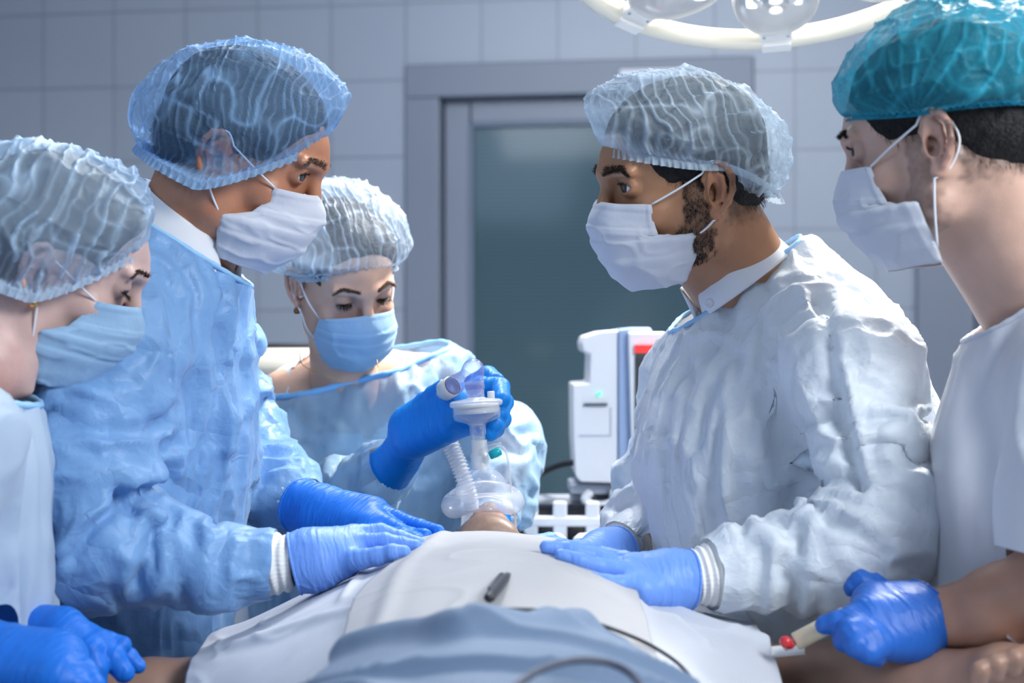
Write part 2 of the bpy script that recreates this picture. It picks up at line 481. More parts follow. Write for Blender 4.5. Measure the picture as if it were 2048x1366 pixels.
M['glove_dark'] = glovemat('glove_dark_blue', (.02, .13, .52))
M['hair_dark'] = simple('dark_hair', (.007, .006, .007), .75, bump=(240, .8, .003))
M['hair_brown'] = simple('brown_hair', (.045, .030, .024), .7, bump=(240, .8, .003))
M['hair_grey'] = simple('greying_hair', (.010, .010, .013), .75, bump=(240, .8, .003))
M['brow'] = simple('brow_hair', (.02, .012, .01), .5)
M['brow_brown'] = simple('brown_brow', (.10, .055, .038), .6)
M['brow_grey'] = simple('greying_brow_hair', (.14, .11, .09), .5)
M['sclera'] = simple('eye_white', (.80, .77, .75), .15)
M['iris'] = simple('brown_iris', (.05, .022, .012), .1)
M['iris_blue'] = simple('grey_iris', (.06, .07, .075), .1)
M['pupil'] = simple('pupil', (.005, .005, .005), .05)
M['trousers'] = simple('scrub_trousers', (.10, .25, .38), .8)
M['shoe'] = simple('clog', (.7, .72, .75), .5)
M['gold'] = simple('gold', (.8, .5, .2), .25, metal=1)


def head_ops(T, s, neck=None, lids=1.0, fine=True, female=False, nose=1.0, ears=(1, -1), jaw=1.0):
    """skull, face, ears, neck; T maps head-local metres to the world. lids: 1 open, 0 lowered"""
    o = []; R = T.R
    def U(k, sh): o.append(('u', k, sh))
    def S(k, sh): o.append(('s', k, sh))
    def e(c, r): return shp_e(T(c), np.array(r) * s, R)
    def c(a, b, ra, rb=None): return shp_c(T(a), T(b), ra * s, (ra if rb is None else rb) * s)
    U(0, e((0, -.014, .047), (.074, .094, .083)))
    U(.02 * s, e((0, .035, .052), (.060, .060, .058)))
    U(.02 * s, e((0, .030, -.012), (.057 if female else .060, .060, .068)))
    jw = (.046 if female else .053) * jaw
    for sg in (1, -1):
        U(.022 * s, c((sg * jw, .004, -.058), (sg * .022, .068, -.088), .020, .016))
        U(.022 * s, c((sg * jw * 1.12, .002, -.01), (sg * jw, .004, -.058), .016, .018))
        U(.018 * s, e((sg * .044, .055, -.018), (.016, .020, .016)))
    U(.018 * s, e((0, .078, -.091), (.021, .017, .016)))
    U(.020 * s, e((0, .072, -.062), (.034, .030, .030)))
    U(.016 * s, c((0, .094, .036), (0, .086, .05), .014))
    for sg in (1, -1):
        U(.012 * s, c((sg * .014, .0945, .0345), (sg * .046, .081, .037), .0075, .006))
        S(.012 * s, e((sg * .032, .100, .0175), (.017, .0115, .011)))
    U(.010 * s, c((0, .094, .024), (0, .111 * nose, -.018), .0075, .0100))
    U(.006 * s, e((0, .1125 * nose, -.022), (.0108, .0095, .0095)))
    for sg in (1, -1):
        U(.006 * s, e((sg * .0135, .102, -.027), (.0070, .0105, .0080)))
        S(.003 * s, e((sg * .0075, .107, -.0345), (.004, .006, .005)))
    # lips
    U(.006 * s, c((-.016, .096, -.060), (.016, .096, -.060), .0055)); U(.006 * s, c((-.013, .096, -.070), (.013, .096, -.070), .006))
    S(.002 * s, c((-.021, .1035, -.065), (.021, .1035, -.065), .0016))
    for sg in (1, -1):
        ce = (sg * .032, .0760, .0185)
        U(.004 * s, e(ce, (.0150, .0150, .0142)))
        if fine:
            U(.003 * s, c((sg * .020, .087, .0275), (sg * .044, .080, .0255), .0024, .002))
            zz = .0185 + (-.0045 if lids < .5 else 0); hz = .0056 if lids >= .5 else .0022
            S(.0012 * s, e((sg * .0325, .0905, zz), (.0142, .0125, hz)))
    for sg in ears:
        def E(u, v, w): return (sg * (.0735 + w + .42 * u), -.004 - u, v)
        Re = R @ rotm(-sg * 22.8)
        def ee(cc, r): return shp_e(T(E(*cc)), np.array(r) * s, Re)
        U(.004 * s, ee((.011, .004, -.001), (.0040, .0165, .029)))
        hp = [(.000, .004), (-.004, .016), (.001, .028), (.012, .034), (.022, .030), (.028, .016), (.027, .000), (.021, -.014), (.012, -.024)]
        for i in range(len(hp) - 1):
            U(.002 * s, c(E(hp[i][0], hp[i][1], .003), E(hp[i + 1][0], hp[i + 1][1], .003), .0040))
        ah = [(.010, .023), (.017, .016), (.018, .004), (.014, -.010)]
        for i in range(3): U(.003 * s, c(E(*ah[i], .002), E(*ah[i + 1], .002), .0034))
        U(.004 * s, ee((.006, -.026, .001), (.0052, .0090, .0090)))
        U(.003 * s, ee((-.0035, -.002, .003), (.0045, .0045, .0065)))
        S(.003 * s, ee((.006, -.001, .0055), (.0095, .0072, .0115)))
        S(.002 * s, ee((.002, -.003, -.001), (.008, .0035, .0045)))
    if neck is not None:
        nb, nr = neck
        U(.025 * s, shp_c(T((0, -.030, -.030)), nb, nr * .98, nr * 1.06))
        U(.020 * s, shp_c(T((0, .008, -.060)), np.array(nb) + R @ np.array([0, .022, 0]) * s, nr * .62, nr * .75))
        for sg in (1, -1):     # sternomastoid cord
            U(.010 * s, shp_c(T((sg * .058, -.012, -.030)), np.array(nb) + R @ np.array([sg * .012, .055, -.01]) * s, .012 * s, .009 * s))
    return o


class Xf:
    def __init__(s, pos, R, sc): s.p = np.array(pos, float); s.R = R; s.s = sc
    def __call__(s, q): return s.p + s.R @ (np.array(q, float) * s.s)
    def arr(s, q): return s.p + (np.asarray(q, float) * s.s) @ s.R.T
    def inv(s, V): return ((V - s.p) @ s.R) / s.s


def strands(name, pts, nrm, dirs, ln, w, mat, parent, rnd, lift=.35):
    n = len(pts); d = dirs + rnd.normal(0, .22, (n, 3)) + nrm * lift; d -= nrm * np.minimum((d * nrm).sum(1), 0)[:, None]
    d /= np.linalg.norm(d, axis=1)[:, None]; L = (ln * rnd.uniform(.6, 1.2, n))[:, None]
    b = np.cross(d, nrm); b /= np.linalg.norm(b, axis=1)[:, None] + 1e-9
    p0, p1 = pts - nrm * .0008, pts + d * L * .55; p2 = pts + (d - nrm * .28 * lift / .35) * L
    V = np.stack([p0 - b * w, p0 + b * w, p0 + nrm * w * 1.4, p1 - b * w * .8, p1 + b * w * .8, p1 + nrm * w, p2], 1).reshape(-1, 3)
    k = (np.arange(n) * 7)[:, None]; tri = [(0, 1, 4), (0, 4, 3), (1, 2, 5), (1, 5, 4), (2, 0, 3), (2, 3, 5), (3, 4, 6), (4, 5, 6), (5, 3, 6)]
    F = np.concatenate([k + np.array(t) for t in tri])
    return mk(name, V, F, mat, parent)


def make_eye(T, sg, gaze, parent, iris='iris'):
    c = T((sg * .032, .0760, .0185)); r = .0132 * T.s; n = 20; pr = []
    for i in range(n + 1):
        a = math.pi * (i / n) ** .8 if i < n else math.pi
        pr.append((r * math.sin(a), r * math.cos(a) + (.0009 * max(0, 1 - a / .55) if a < .55 else 0)))
    V, F = lathe(pr, 28, (frame_to(gaze), c))
    fm = [2 if i < 28 * 2 else (1 if i < 28 * 5 else 0) for i in range(len(F))]
    return mk('eye', V, F, None, parent, mats=[M['sclera'], M[iris], M['pupil']], fmat=fm)


def lashes(T, sg, parent, z0, dn, n=46, ln=.009, rnd=None):
    u = np.linspace(-1, 1, n); h = .0056 if z0 > .016 else .0022
    x = sg * (.0325 + u * .0128); z = z0 + (h if dn >= 0 else -h) * np.sqrt(np.maximum(1 - u * u, 0)) * .9
    y = .0760 + np.sqrt(np.maximum(.0150 ** 2 - (x - sg * .032) ** 2 - (z - .0185) ** 2, 1e-6)) - .0002
    p = T.arr(np.stack([x, y, z], 1)); nn = np.tile(T.R @ np.array([0, 1., 0]), (n, 1))
    d = T.R @ np.array([sg * .35, .9, -.75 if z0 < .016 else (.45 if dn > 0 else -.6)]); d = np.tile(d / np.linalg.norm(d), (n, 1))
    return strands('eyelash', p, nn, d, ln * T.s, .00038, M['brow'], parent, rnd, lift=.1)


def build_head(root, T, neck, vox, skin, female=False, lids=1.0, gaze=None, beard=0, brow='brow', hair='hair_dark', ears=(1, -1),
               eyes=(1, -1), body_ops=(), seed=0, nose=1.0, brow_t=1.0, iris='iris', vis_hair=True, name='body', stub=0, bvox=.012, btint=(1, 1, 1)):
    rnd = np.random.RandomState(seed); s = T.s
    ops = head_ops(T, s, neck, lids, True, female, nose, ears)
    lo = np.minimum(T.p, neck[0]) - .16; hi = np.maximum(T.p, neck[0]) + .16
    V, F = sculpt(ops, vox, lo, hi); V = relax(V, F, 1, .3); N = vnormals(V, F); q = T.inv(V)
    x, y, z = np.abs(q[:, 0]), q[:, 1], q[:, 2]
    # subtle own colour of skin: lips, ears, cheeks
    t = np.ones((len(V), 3)); g = lambda v: np.clip(v, 0, 1)[:, None]
    rosy = np.exp(-((x - .045) / .02) ** 2 - ((y - .075) / .03) ** 2 - ((z + .025) / .02) ** 2) + .8 * np.exp(-(x / .02) ** 2 - ((z + .022) / .014) ** 2) * (y > .08) + .7 * (x > .077)
    t *= 1 - g(rosy) * np.array([-.02, .10, .10])
    lip = np.exp(-(x / .022) ** 4 - ((z + .065) / .010) ** 4) * (y > .085); t *= 1 - g(lip) * np.array([.1, .38, .32])
    lidm = np.exp(-((x - .032) / .016) ** 4 - ((z - .0185) / .011) ** 4) * (y > .07)
    t *= 1 - g(lidm * (.32 if female else .18))
    jl = np.array([[.070, .012, .034], [.069, .010, -.02], [.058, .010, -.055], [.045, .040, -.085], [.022, .074, -.100], [0, .090, -.104]]); qa = np.stack([x, y, z], 1); bd = np.full(len(V), 9.)
    for i_ in range(5):
        d_ = jl[i_ + 1] - jl[i_]; t_ = np.clip(((qa - jl[i_]) @ d_) / (d_ @ d_), 0, 1); bd = np.minimum(bd, np.linalg.norm(qa - jl[i_] - t_[:, None] * d_, axis=1) / (.0135 + .0115 * sstep(.5, 2.2, i_ + t_)))
    bm = sstep(1.15, .75, bd + .25 * noise(q * 120, 8)) * (x < .0775 + 9 * (z < -.04))
    bn = noise(q * 90, 3) * .5 + noise(q * 300, 5) * .5
    if beard: t *= 1 - g(bm * (beard * (.75 + .35 * bn)))
    nape = sstep(-.022, -.034, y + .004 * noise(q * 150, 4)) * (z < .02) * sstep(-.058, -.030, z + .006 * noise(q * 200, 6))
    t *= 1 - g(nape * (.55 + .3 * bn) * (0 if female else 1))
    mats = [skin]; att = {'tint': t}; VV, FF, tt = V, F, t
    if body_ops:
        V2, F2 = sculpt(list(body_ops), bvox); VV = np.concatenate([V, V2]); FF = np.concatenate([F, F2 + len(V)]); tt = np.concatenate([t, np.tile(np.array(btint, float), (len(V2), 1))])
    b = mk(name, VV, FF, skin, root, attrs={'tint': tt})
    for sg in eyes: make_eye(T, sg, gaze if gaze is not None else T.R @ np.array([0, 1, -.1]), b, iris)
    # eyebrows
    for sg in eyes:
        n = int(330 * max(brow_t, 1)); u = rnd.uniform(0, 1, n); w = rnd.uniform(-1, 1, n) * (.0042 * (1 - u * .75)) * brow_t ** 1.5
        xx = .013 + .036 * u; zz = .0385 + .0052 * np.sin(np.minimum(u * 1.5, 1.35) * 1.15) - .009 * np.maximum(u - .65, 0) / .35 + w
        tgt = np.stack([sg * xx, np.full(n, .13), zz], 1); cand = np.where((y > .06) & (z > .02) & (z < .06) & (x < .06))[0]
        qc = q[cand]; pt = []; nn = []
        for i in range(n):
            j = cand[np.argmin((qc[:, 0] - tgt[i, 0]) ** 2 + (qc[:, 2] - tgt[i, 2]) ** 2)]; pt.append(V[j] + (T.R @ np.array([sg * (xx[i]) - q[j, 0], 0, zz[i] - q[j, 2]])) * s); nn.append(N[j])
        d = np.stack([sg * (.55 + .45 * u), -.25 * u, .55 - 1.05 * u], 1) @ T.R.T
        strands('eyebrow', np.array(pt), np.array(nn), d, .0085 * s, .00034, M[brow], b, rnd, .3)
        lashes(T, sg, b, .0185 if lids >= .5 else .0140, 1 if lids >= .5 else -1, 60 if female else 34, .010 if female else .006, rnd)
    if beard and not stub:
        w = np.clip(bm, 0, 1) * sstep(-.2, .6, bn + .3); idx = rnd.choice(len(V), 9000, p=w / w.sum()); pt = V[idx] + rnd.normal(0, .0006, (9000, 3))
        d = np.tile(T.R @ np.array([0, .25, -1.]), (9000, 1)); strands('beard', pt, N[idx], d, .0042 * s, .00020, M['hair_dark'], b, rnd, .3)
    # hair on the skull
    hz = []
    U = lambda k, c, r: hz.append(('u', k, shp_e(T(c), np.array(r) * s, T.R)))
    U(0, (0, -.016, .050), (.080, .100, .088)); U(.02, (0, .022, .065), (.066, .066, .058))
    if vis_hair: U(.02, (0, -.055, .0), (.062, .055, .052))
    S = lambda k, c, r: hz.append(('s', k, shp_e(T(c), np.array(r) * s, T.R)))
    S(.008, (0, .095, .010), (.074, .058, .062)); S(.008, (0, .10, .030 if female else .015), (.085, .062, .062)); fz = (.05, .062, .072) if female else (.05, .05, .052); S(.008, (.075, .02, -.035), fz); S(.008, (-.075, .02, -.035), fz)
    for sg in (1, -1): S(.004, (sg * .085, -.012, .002), (.02, .024, .036))
    Vh, Fh = sculpt(hz, max(vox, .0022)); Nh = vnormals(Vh, Fh); qh = T.inv(Vh)
    Vh = Vh + Nh * (.0016 * noise(qh * np.array([130, 60, 60]), 9))[:, None]
    h = mk('hair', Vh, Fh, M[hair], b)
    if vis_hair and not female:
        ed = ((np.abs(qh[:, 0]) > .060) & (qh[:, 2] < .05) & (qh[:, 1] > .0) & (qh[:, 1] < .055)) | ((qh[:, 1] < -.03) & (qh[:, 2] < 0.03)); w = ed * 1.0 + 1e-9
        idx = rnd.choice(len(Vh), 1500, p=w / w.sum()); d = np.tile(T.R @ np.array([0, -.2, -1.]), (1500, 1))
        strands('hair_edge', Vh[idx], Nh[idx], d, .012 * s, .00028, M[hair], h, rnd, .12)
    return b


def make_cap(T, parent, mat, ce, re, tilt, zb, seed, pd=(0, 1, 0), freq=85, amp=.0035, cells=0, gather=None, nt=420, nr=150, ab=(.079, .101), yb=-.012, band_mat=None, ruff=.011, sq=2.0, dn=.7):
    """elastic-banded bouffant cap. ce/re: centre and radii of the bag, zb: band height at front, side, back"""
    th = np.linspace(0, 2 * math.pi, nt, endpoint=False); rows = []
    Rt = rotm(0, tilt)
    cf, sf = np.cos(th), np.sin(th)                        # 0 = front
    zband = np.where(cf > 0, zb[1] + (zb[0] - zb[1]) * np.abs(cf) ** 1.3, zb[1] + (zb[2] - zb[1]) * np.abs(cf) ** 1.3)
    B = np.stack([ab[0] * sf, yb + ab[1] * cf, zband], 1)
    def bag(phi):
        d = np.stack([np.cos(phi) * sf, np.cos(phi) * cf, np.sin(phi)], 1)
        d2 = np.sign(d) * np.abs(d) ** (2 / sq); d2 = d2 / np.linalg.norm(d2, axis=1)[:, None] * np.linalg.norm(d, axis=1)[:, None] if sq != 2 else d
        return np.array(ce) + (d2 * np.array(re)) @ Rt.T
    dz = (B[:, 2] - ce[2]) / re[2]
    p0 = np.arcsin(np.clip(dz - .08, -.75, .6))
    fl = 7
    for k in range(fl):                                     # ruffle below the elastic
        a = (fl - k) / fl
        wv = np.sin(th * 74 + 3 * np.sin(th * 5)) * .0020 * a + .0012 * a * np.sin(th * 131)
        out = np.stack([sf, cf, 0 * sf], 1)
        rows.append((B + out * (.0022 * a + wv)[:, None] + np.array([0, 0, -ruff]) * a, 0))
    for k in range(nr + 1):
        t = k / nr; tt = t ** 1.15
        phi = p0 + (math.pi / 2 - p0) * tt; E = bag(phi); w = sstep(0, .16, t) ** .75
        rows.append((B * (1 - w) + E * w, t))
    V = np.concatenate([r[0] for r in rows]); tt = np.repeat([r[1] for r in rows], nt); n = len(rows)
    i = np.arange(n - 1)[:, None] * nt; k = np.arange(nt)[None]; k2 = (k + 1) % nt
    F = np.stack([i + k, i + nt + k, i + nt + k2, i + k2], -1).reshape(-1, 4)[:, ::-1]
    N = vnormals(V, F); c = V.mean(0)
    if ((V - c) * N).sum() < 0: N = -N; F = F[:, ::-1]
    a = np.array(pd, float)
    warp = noise(V * 26, seed) * .016 + noise(V * 70, seed + 1) * .005
    qq = (V @ a) + warp * .55
    if gather is not None:
        g = np.array(gather); dv = V - g; ang = np.arctan2(dv[:, 1], dv[:, 2] + 1e-6); wg = np.exp(-(np.linalg.norm(dv, axis=1) / .10) ** 2)
        qq = qq * (1 - wg) + (ang * .055) * wg
    ph = qq * freq; fr = ph - np.floor(ph)
    cell = _hash(np.floor(ph).astype(np.int64), np.floor((V @ np.roll(a, 1)) * 22 + noise(V * 20, 8)).astype(np.int64), np.zeros(len(V), np.int64), seed)
    rg = np.exp(-((fr - .5) / .13) ** 2) * (.55 + .45 * np.clip(cell, -.6, 1))
    band = sstep(.0, .03, tt) ; top = sstep(1.0, .86, tt)
    bandg = np.sin(np.tile(th, n) * 90 + 2 * np.sin(np.tile(th, n) * 7))
    h = amp * rg * band * top + .0015 * bandg * np.exp(-((tt - .03) / .05) ** 2) * (tt > 0)
    big = noise(V * np.array([24, 24, 24]), seed + 5) * .004 + ridge(V * 19 + noise(V * 11, seed + 2)[:, None], seed + 6, 2) * .005 + ridge(V * 42, seed + 16, 2) * .0022
    h = h + big * sstep(.02, .25, tt)
    if cells: # crosswise steps of an accordion pleat
        cp = (V @ np.roll(a, 1)) * cells + noise(V * 18, seed + 3) * .7; cfz = cp - np.floor(cp); h += .0028 * (cfz - .5) * band * top * sstep(.15, .35, tt)
    V = V + N * h[:, None]
    dens = np.clip(rg * dn * top + sstep(.09, .0, tt) * .7 + ridge(V * 30, seed + 16, 4) * .5 + (1 - top) * .4, 0, 1)
    V = T.arr(V)
    o = mk('surgical_cap', V, F, mat, parent, attrs={'pleat': dens})
    return o


def make_mask(T, parent, mat, side, center=None, loops=(1, -1), ear_hook=None, seed=0, gap=0.0):
    C = np.array(center or [(.110, .003), (.1245, -.017), (.1255, -.038), (.119, -.064), (.104, -.092), (.083, -.114)])
    Sd = np.array(side)
    nu, nv = 81, 61
    def ip(A, v):
        x = v * (len(A) - 1); i = min(int(x), len(A) - 2); f = x - i; return A[i] * (1 - f) + A[i + 1] * f
    Cs = smooth_path(np.c_[C, np.zeros(len(C))], nv)[:, :2]
    rows = []
    for j in range(nv):
        v = j / (nv - 1); S = ip(Sd, v); c = Cs[j]; u = np.linspace(-1, 1, nu); w = np.abs(u)
        xx = S[0] * np.sin(u * math.pi / 2); cy = np.cos(u * math.pi / 2) ** (.95 if v > .3 else 1.05)
        yy = S[1] + (c[0] - S[1]) * cy; zz = c[1] + (S[2] - c[1]) * w ** 1.6
        rows.append(np.stack([xx, yy, zz], 1))
    V = np.concatenate(rows); u = np.tile(np.linspace(-1, 1, nu), nv); v = np.repeat(np.linspace(0, 1, nv), nu)
    i = np.arange(nv - 1)[:, None] * nu; k = np.arange(nu - 1)[None]
    F = np.stack([i + k, i + nu + k, i + nu + k + 1, i + k + 1], -1).reshape(-1, 4)
    N = vnormals(V, F)
    if (N[:, 1]).sum() < 0: N = -N; F = F[:, ::-1]
    h = 0
    for pv in (.28, .46, .64): h = h + .0016 * sstep(pv - .03, pv, v) * sstep(pv + .14, pv + .01, v)
    h = h + noise(V * 38, seed) * .0022 * (1 - np.abs(u) * .3) + ridge(V * np.array([30, 30, 55]), seed + 3, 3) * .0022 * sstep(.15, .4, v)
    h = h + .0012 * (np.abs(np.abs(u) - .93) < .03) + .0008 * ((v > .03) & (v < .07)) + gap
    V = T.arr(V + N * np.asarray(h)[:, None])
    o = mk('face_mask', V, F, mat, parent)
    sm = o.modifiers.new('thickness', 'SOLIDIFY'); sm.thickness = .0012; sm.offset = 0
    for sg in loops:
        eh = ear_hook or [(.0795, .003, .024), (.0805, -.010, .037), (.075, -.027, .028), (.073, -.036, .0), (.074, -.022, -.026), (.0795, -.004, -.035)]
        a = np.array([sg * Sd[0][0], Sd[0][1], Sd[0][2]]); kk = max(range(len(Sd)), key=lambda j: -Sd[j][1] if 0 < j < len(Sd) - 0 else -9)
        b = np.array([sg * Sd[kk][0], Sd[kk][1], Sd[kk][2]])
        pts = [a] + [np.array([sg * e[0], e[1], e[2]]) for e in eh] + [b]
        path = np.concatenate([np.linspace(pts[0] + [0, 0, 0], pts[1], 12)[:-1], smooth_path(pts[1:-1], 30), np.linspace(pts[-2], pts[-1], 12)[1:]])
        path[:12, 0] += sg * .004 * np.sin(np.linspace(0, math.pi, 12)); path[-12:, 0] += sg * .004 * np.sin(np.linspace(0, math.pi, 12))
        Vt, Ft = tube(T.arr(path), .0013 * T.s, 8)
        mk('ear_loop', Vt, Ft, M['loop'], o)
    return o


def cloth_h(V, N, seed, layers, arms=(), strokes=()):
    h = np.zeros(len(V))
    for amp, fr, pw in layers:
        q = V * np.array(fr); q = q + np.stack([noise(V * 7, seed + 1), noise(V * 7, seed + 2), noise(V * 7, seed + 3)], 1) * .9
        h += amp * (ridge(q, seed, pw) - .3) if pw else amp * noise(q, seed); seed += 7
    for pts, amp, wl in arms:
        pts = np.array(pts); best = np.full(len(V), 9.); sv = np.zeros(len(V)); acc = 0
        for i in range(len(pts) - 1):
            d = pts[i + 1] - pts[i]; L = np.linalg.norm(d); t = np.clip(((V - pts[i]) @ d) / L ** 2, 0, 1); ds = np.linalg.norm(V - pts[i] - t[:, None] * d, axis=1)
            m = ds < best; best[m] = ds[m]; sv[m] = acc + t[m] * L; acc += L
        w = (best < .14) * 1.0; ph = sv / wl + noise(V * 13, seed) * .8 + noise(V * 30, seed + 4) * .25
        h += w * amp * (np.abs(np.sin(ph * math.pi)) ** .6 - .5) * (.5 + .5 * noise(V * 9, seed + 9)); seed += 5
    for st in strokes:
        pts, wd, amp = st[:3]; pts = np.array(pts); best = np.full(len(V), 9.)
        for i in range(len(pts) - 1):
            d = (pts[i + 1] - pts[i]) * np.array([1, .3, 1]); a = pts[i] * np.array([1, .3, 1]); L = d @ d + 1e-9; Q = V * np.array([1, .3, 1])
            t = np.clip(((Q - a) @ d) / L, 0, 1); best = np.minimum(best, np.linalg.norm(Q - a - t[:, None] * d, axis=1))
        h += 1.15 * amp * np.exp(-(best / (wd * .85)) ** 2) * (N[:, 1] < .25)
    return h


def surplus(V, F, arms, sur, seed, iters, anchor, bend, k=1.0):
    N = vnormals(V, F); G, w = arm_field(V, arms)
    T_ = np.stack([-N[:, 1], N[:, 0], 0 * N[:, 0]], 1); T_ /= np.linalg.norm(T_, axis=1)[:, None] + 1e-6     # around the trunk
    G = G * w[:, None] + T_ * (1 - w)[:, None]; G /= np.linalg.norm(G, axis=1)[:, None] + 1e-6
    mod = (1 + .6 * noise(V * 5, seed + 77)) * k; up = sstep(.35, .8, V[:, 2])
    return buckle(V, F, N, G, (sur[0] * w + sur[2] * (1 - w)) * mod * up, (sur[1] * w + sur[3] * (1 - w)) * mod * up, iters, anchor, bend, seed)


def make_gown(parent, ops, vox, mat, cuts, seed, layers, arms=(), strokes=(), relaxn=2, name='gown', sur=(.22, .05, .17, .035), c_it=160, f_it=30, anchor=.004, bend=.06, cvox=.0135):
    from mathutils.kdtree import KDTree
    ap = [a[0] for a in arms]
    Vc, Fc = sculpt(ops, cvox); Vc = relax(Vc, Fc, 2, .5)
    Wc = surplus(Vc, Fc, ap, sur, seed, c_it, anchor, bend); D = Wc - Vc
    V, F = sculpt(ops, vox); V = relax(V, F, relaxn, .5); N = vnormals(V, F)
    kd = KDTree(len(Vc))
    for i_, v in enumerate(Vc): kd.insert(v, i_)
    kd.balance(); Dv = np.zeros_like(V)
    ii = np.zeros((len(V), 4), np.int64); ww = np.zeros((len(V), 4))
    for i_, v in enumerate(V):
        r = kd.find_n(v, 4); ii[i_] = [q[1] for q in r]; ww[i_] = [1 / (q[2] + 1e-4) ** 2 for q in r]
    ww /= ww.sum(1)[:, None]; Dv = (D[ii] * ww[:, :, None]).sum(1)
    V = V + Dv - N * .005; V = relax(V, F, 1, .5); N = vnormals(V, F)
    V = V + N * cloth_h(V, N, seed, layers, (), strokes)[:, None]
    if f_it: V = surplus(V, F, ap, sur, seed + 5, f_it, .01, .08, .35)
    for c, n, r in cuts:                                   # elastic wrists
        if r < .075:
            n = np.array(n, float); n /= np.linalg.norm(n); d = V - np.array(c); t = d @ n; rv = d - t[:, None] * n; rr = np.linalg.norm(rv, axis=1)
            m = (t > -.028) & (t < .02) & (rr < .075); w = sstep(-.028, -.002, t) * m; ang = np.arctan2(rv @ frame_to(n)[:, 0], rv @ frame_to(n)[:, 1])
            tgt = .0405 + .0016 * np.sin(ang * 19 + 2 * np.sin(ang * 3)); V = V + rv / (rr[:, None] + 1e-9) * (np.minimum(tgt - rr, .004) * w)[:, None]
    keep = np.ones(len(V), bool)
    for c, n, r in cuts:
        n = np.array(n, float); n /= np.linalg.norm(n); d = V - np.array(c); keep &= ~(((d @ n) > 0) & (np.linalg.norm(d, axis=1) < r * (1.6 if r < .075 else 1)))
    F = F[keep[F].all(1)]; V, F = compact(V, F)
    # smooth the cut rims
    loops = [l for l in boundary_loops(F) if len(l) > 12]
    for l in loops:
        p = V[l]
        for _ in range(8): p = .5 * p + .25 * (np.roll(p, 1, 0) + np.roll(p, -1, 0))
        V[l] = p
    return mk(name, V, F, mat, parent), [V[l] for l in loops]


def buckle(V, F, N, G, ga, gb, iters, anchor, bend, seed, fixed=None):
    """cloth cut larger than the body under it: every edge wants to be longer, so the sheet buckles into folds.
    G: direction per vertex in which the surplus lies, ga/gb: surplus along / across it"""
    V0 = V.copy()
    e = np.concatenate([F[:, [0, 1]], F[:, [1, 2]], F[:, [2, 3]], F[:, [3, 0]]]); e.sort(1); e = np.unique(e, axis=0)
    dg = np.concatenate([F[:, [0, 2]], F[:, [1, 3]]]); E = np.concatenate([e, dg]); sf = np.r_[np.ones(len(e)), np.full(len(dg), .6)]
    a, b = E[:, 0], E[:, 1]; d = V[b] - V[a]; L = np.linalg.norm(d, axis=1) + 1e-9; u = d / L[:, None]
    g = ((G[a] + G[b]) * .5 * u).sum(1) ** 2; gaE = (ga[a] + ga[b]) * .5; gbE = (gb[a] + gb[b]) * .5
    Lt = L * (1 + gaE * g + gbE * (1 - g)); n = len(V); val = np.bincount(a, sf, n) + np.bincount(b, sf, n)
    ve = np.bincount(e[:, 0], minlength=n) + np.bincount(e[:, 1], minlength=n)
    V = V + N * (noise(V * 10, seed) * .005 + noise(V * 22, seed + 1) * .003)[:, None]; vel = np.zeros_like(V)
    for it in range(iters):
        X = V + vel * .86
        for _ in range(2):
            d = X[b] - X[a]; l = np.linalg.norm(d, axis=1) + 1e-9; c = ((l - Lt) / l * sf * .5)[:, None] * d
            acc = np.stack([np.bincount(a, c[:, q], n) - np.bincount(b, c[:, q], n) for q in range(3)], 1) / val[:, None] * 1.7
            X = X + acc
        dd = X - V0
        lap = np.stack([np.bincount(e[:, 0], dd[e[:, 1], q], n) + np.bincount(e[:, 1], dd[e[:, 0], q], n) for q in range(3)], 1) / np.maximum(ve, 1)[:, None] - dd
        X = X + bend * lap
        dd = X - V0; dn = (dd * N).sum(1)[:, None]
        X = X - N * dn * anchor - (dd - N * dn) * anchor * .6
        X = X - N * (np.minimum(dn + .010, 0))          # never sinks into the body
        if fixed is not None: X[fixed] = V0[fixed]
        vel = X - V; V = X
    return V


def arm_field(V, arms, base=(0, 0, 1.)):
    """surplus direction: along the sleeves, around the trunk"""
    G = np.zeros_like(V); w = np.zeros(len(V)); best = np.full(len(V), 9.)
    for pts in arms:
        pts = np.array(pts)
        for i in range(len(pts) - 1):
            d = pts[i + 1] - pts[i]; L = np.linalg.norm(d); t = np.clip(((V - pts[i]) @ d) / L ** 2, 0, 1); ds = np.linalg.norm(V - pts[i] - t[:, None] * d, axis=1)
            m = ds < best; best[m] = ds[m]; G[m] = d / L
    w = sstep(.15, .09, best)
    return G, w


def near_loop(loops, c):
    return min(loops, key=lambda l: np.linalg.norm(l.mean(0) - np.array(c)))


def resample(loop, n):
    p = np.r_[loop, loop[:1]]; d = np.r_[0, np.cumsum(np.linalg.norm(np.diff(p, axis=0), axis=1))]
    x = np.linspace(0, d[-1], n, endpoint=False); return np.stack([np.interp(x, d, p[:, i]) for i in range(3)], 1)


def trim(parent, loop, r, mat, name='neck_binding', seg=8, flat=None):
    p = resample(loop, 110)
    for _ in range(10): p = .5 * p + .25 * (np.roll(p, 1, 0) + np.roll(p, -1, 0))
    rr = r * (1 + .12 * np.sin(np.arange(110) * 1.9)); V, F = tube(p, rr, seg, closed=True, flat=flat); return mk(name, V, F, mat, parent)


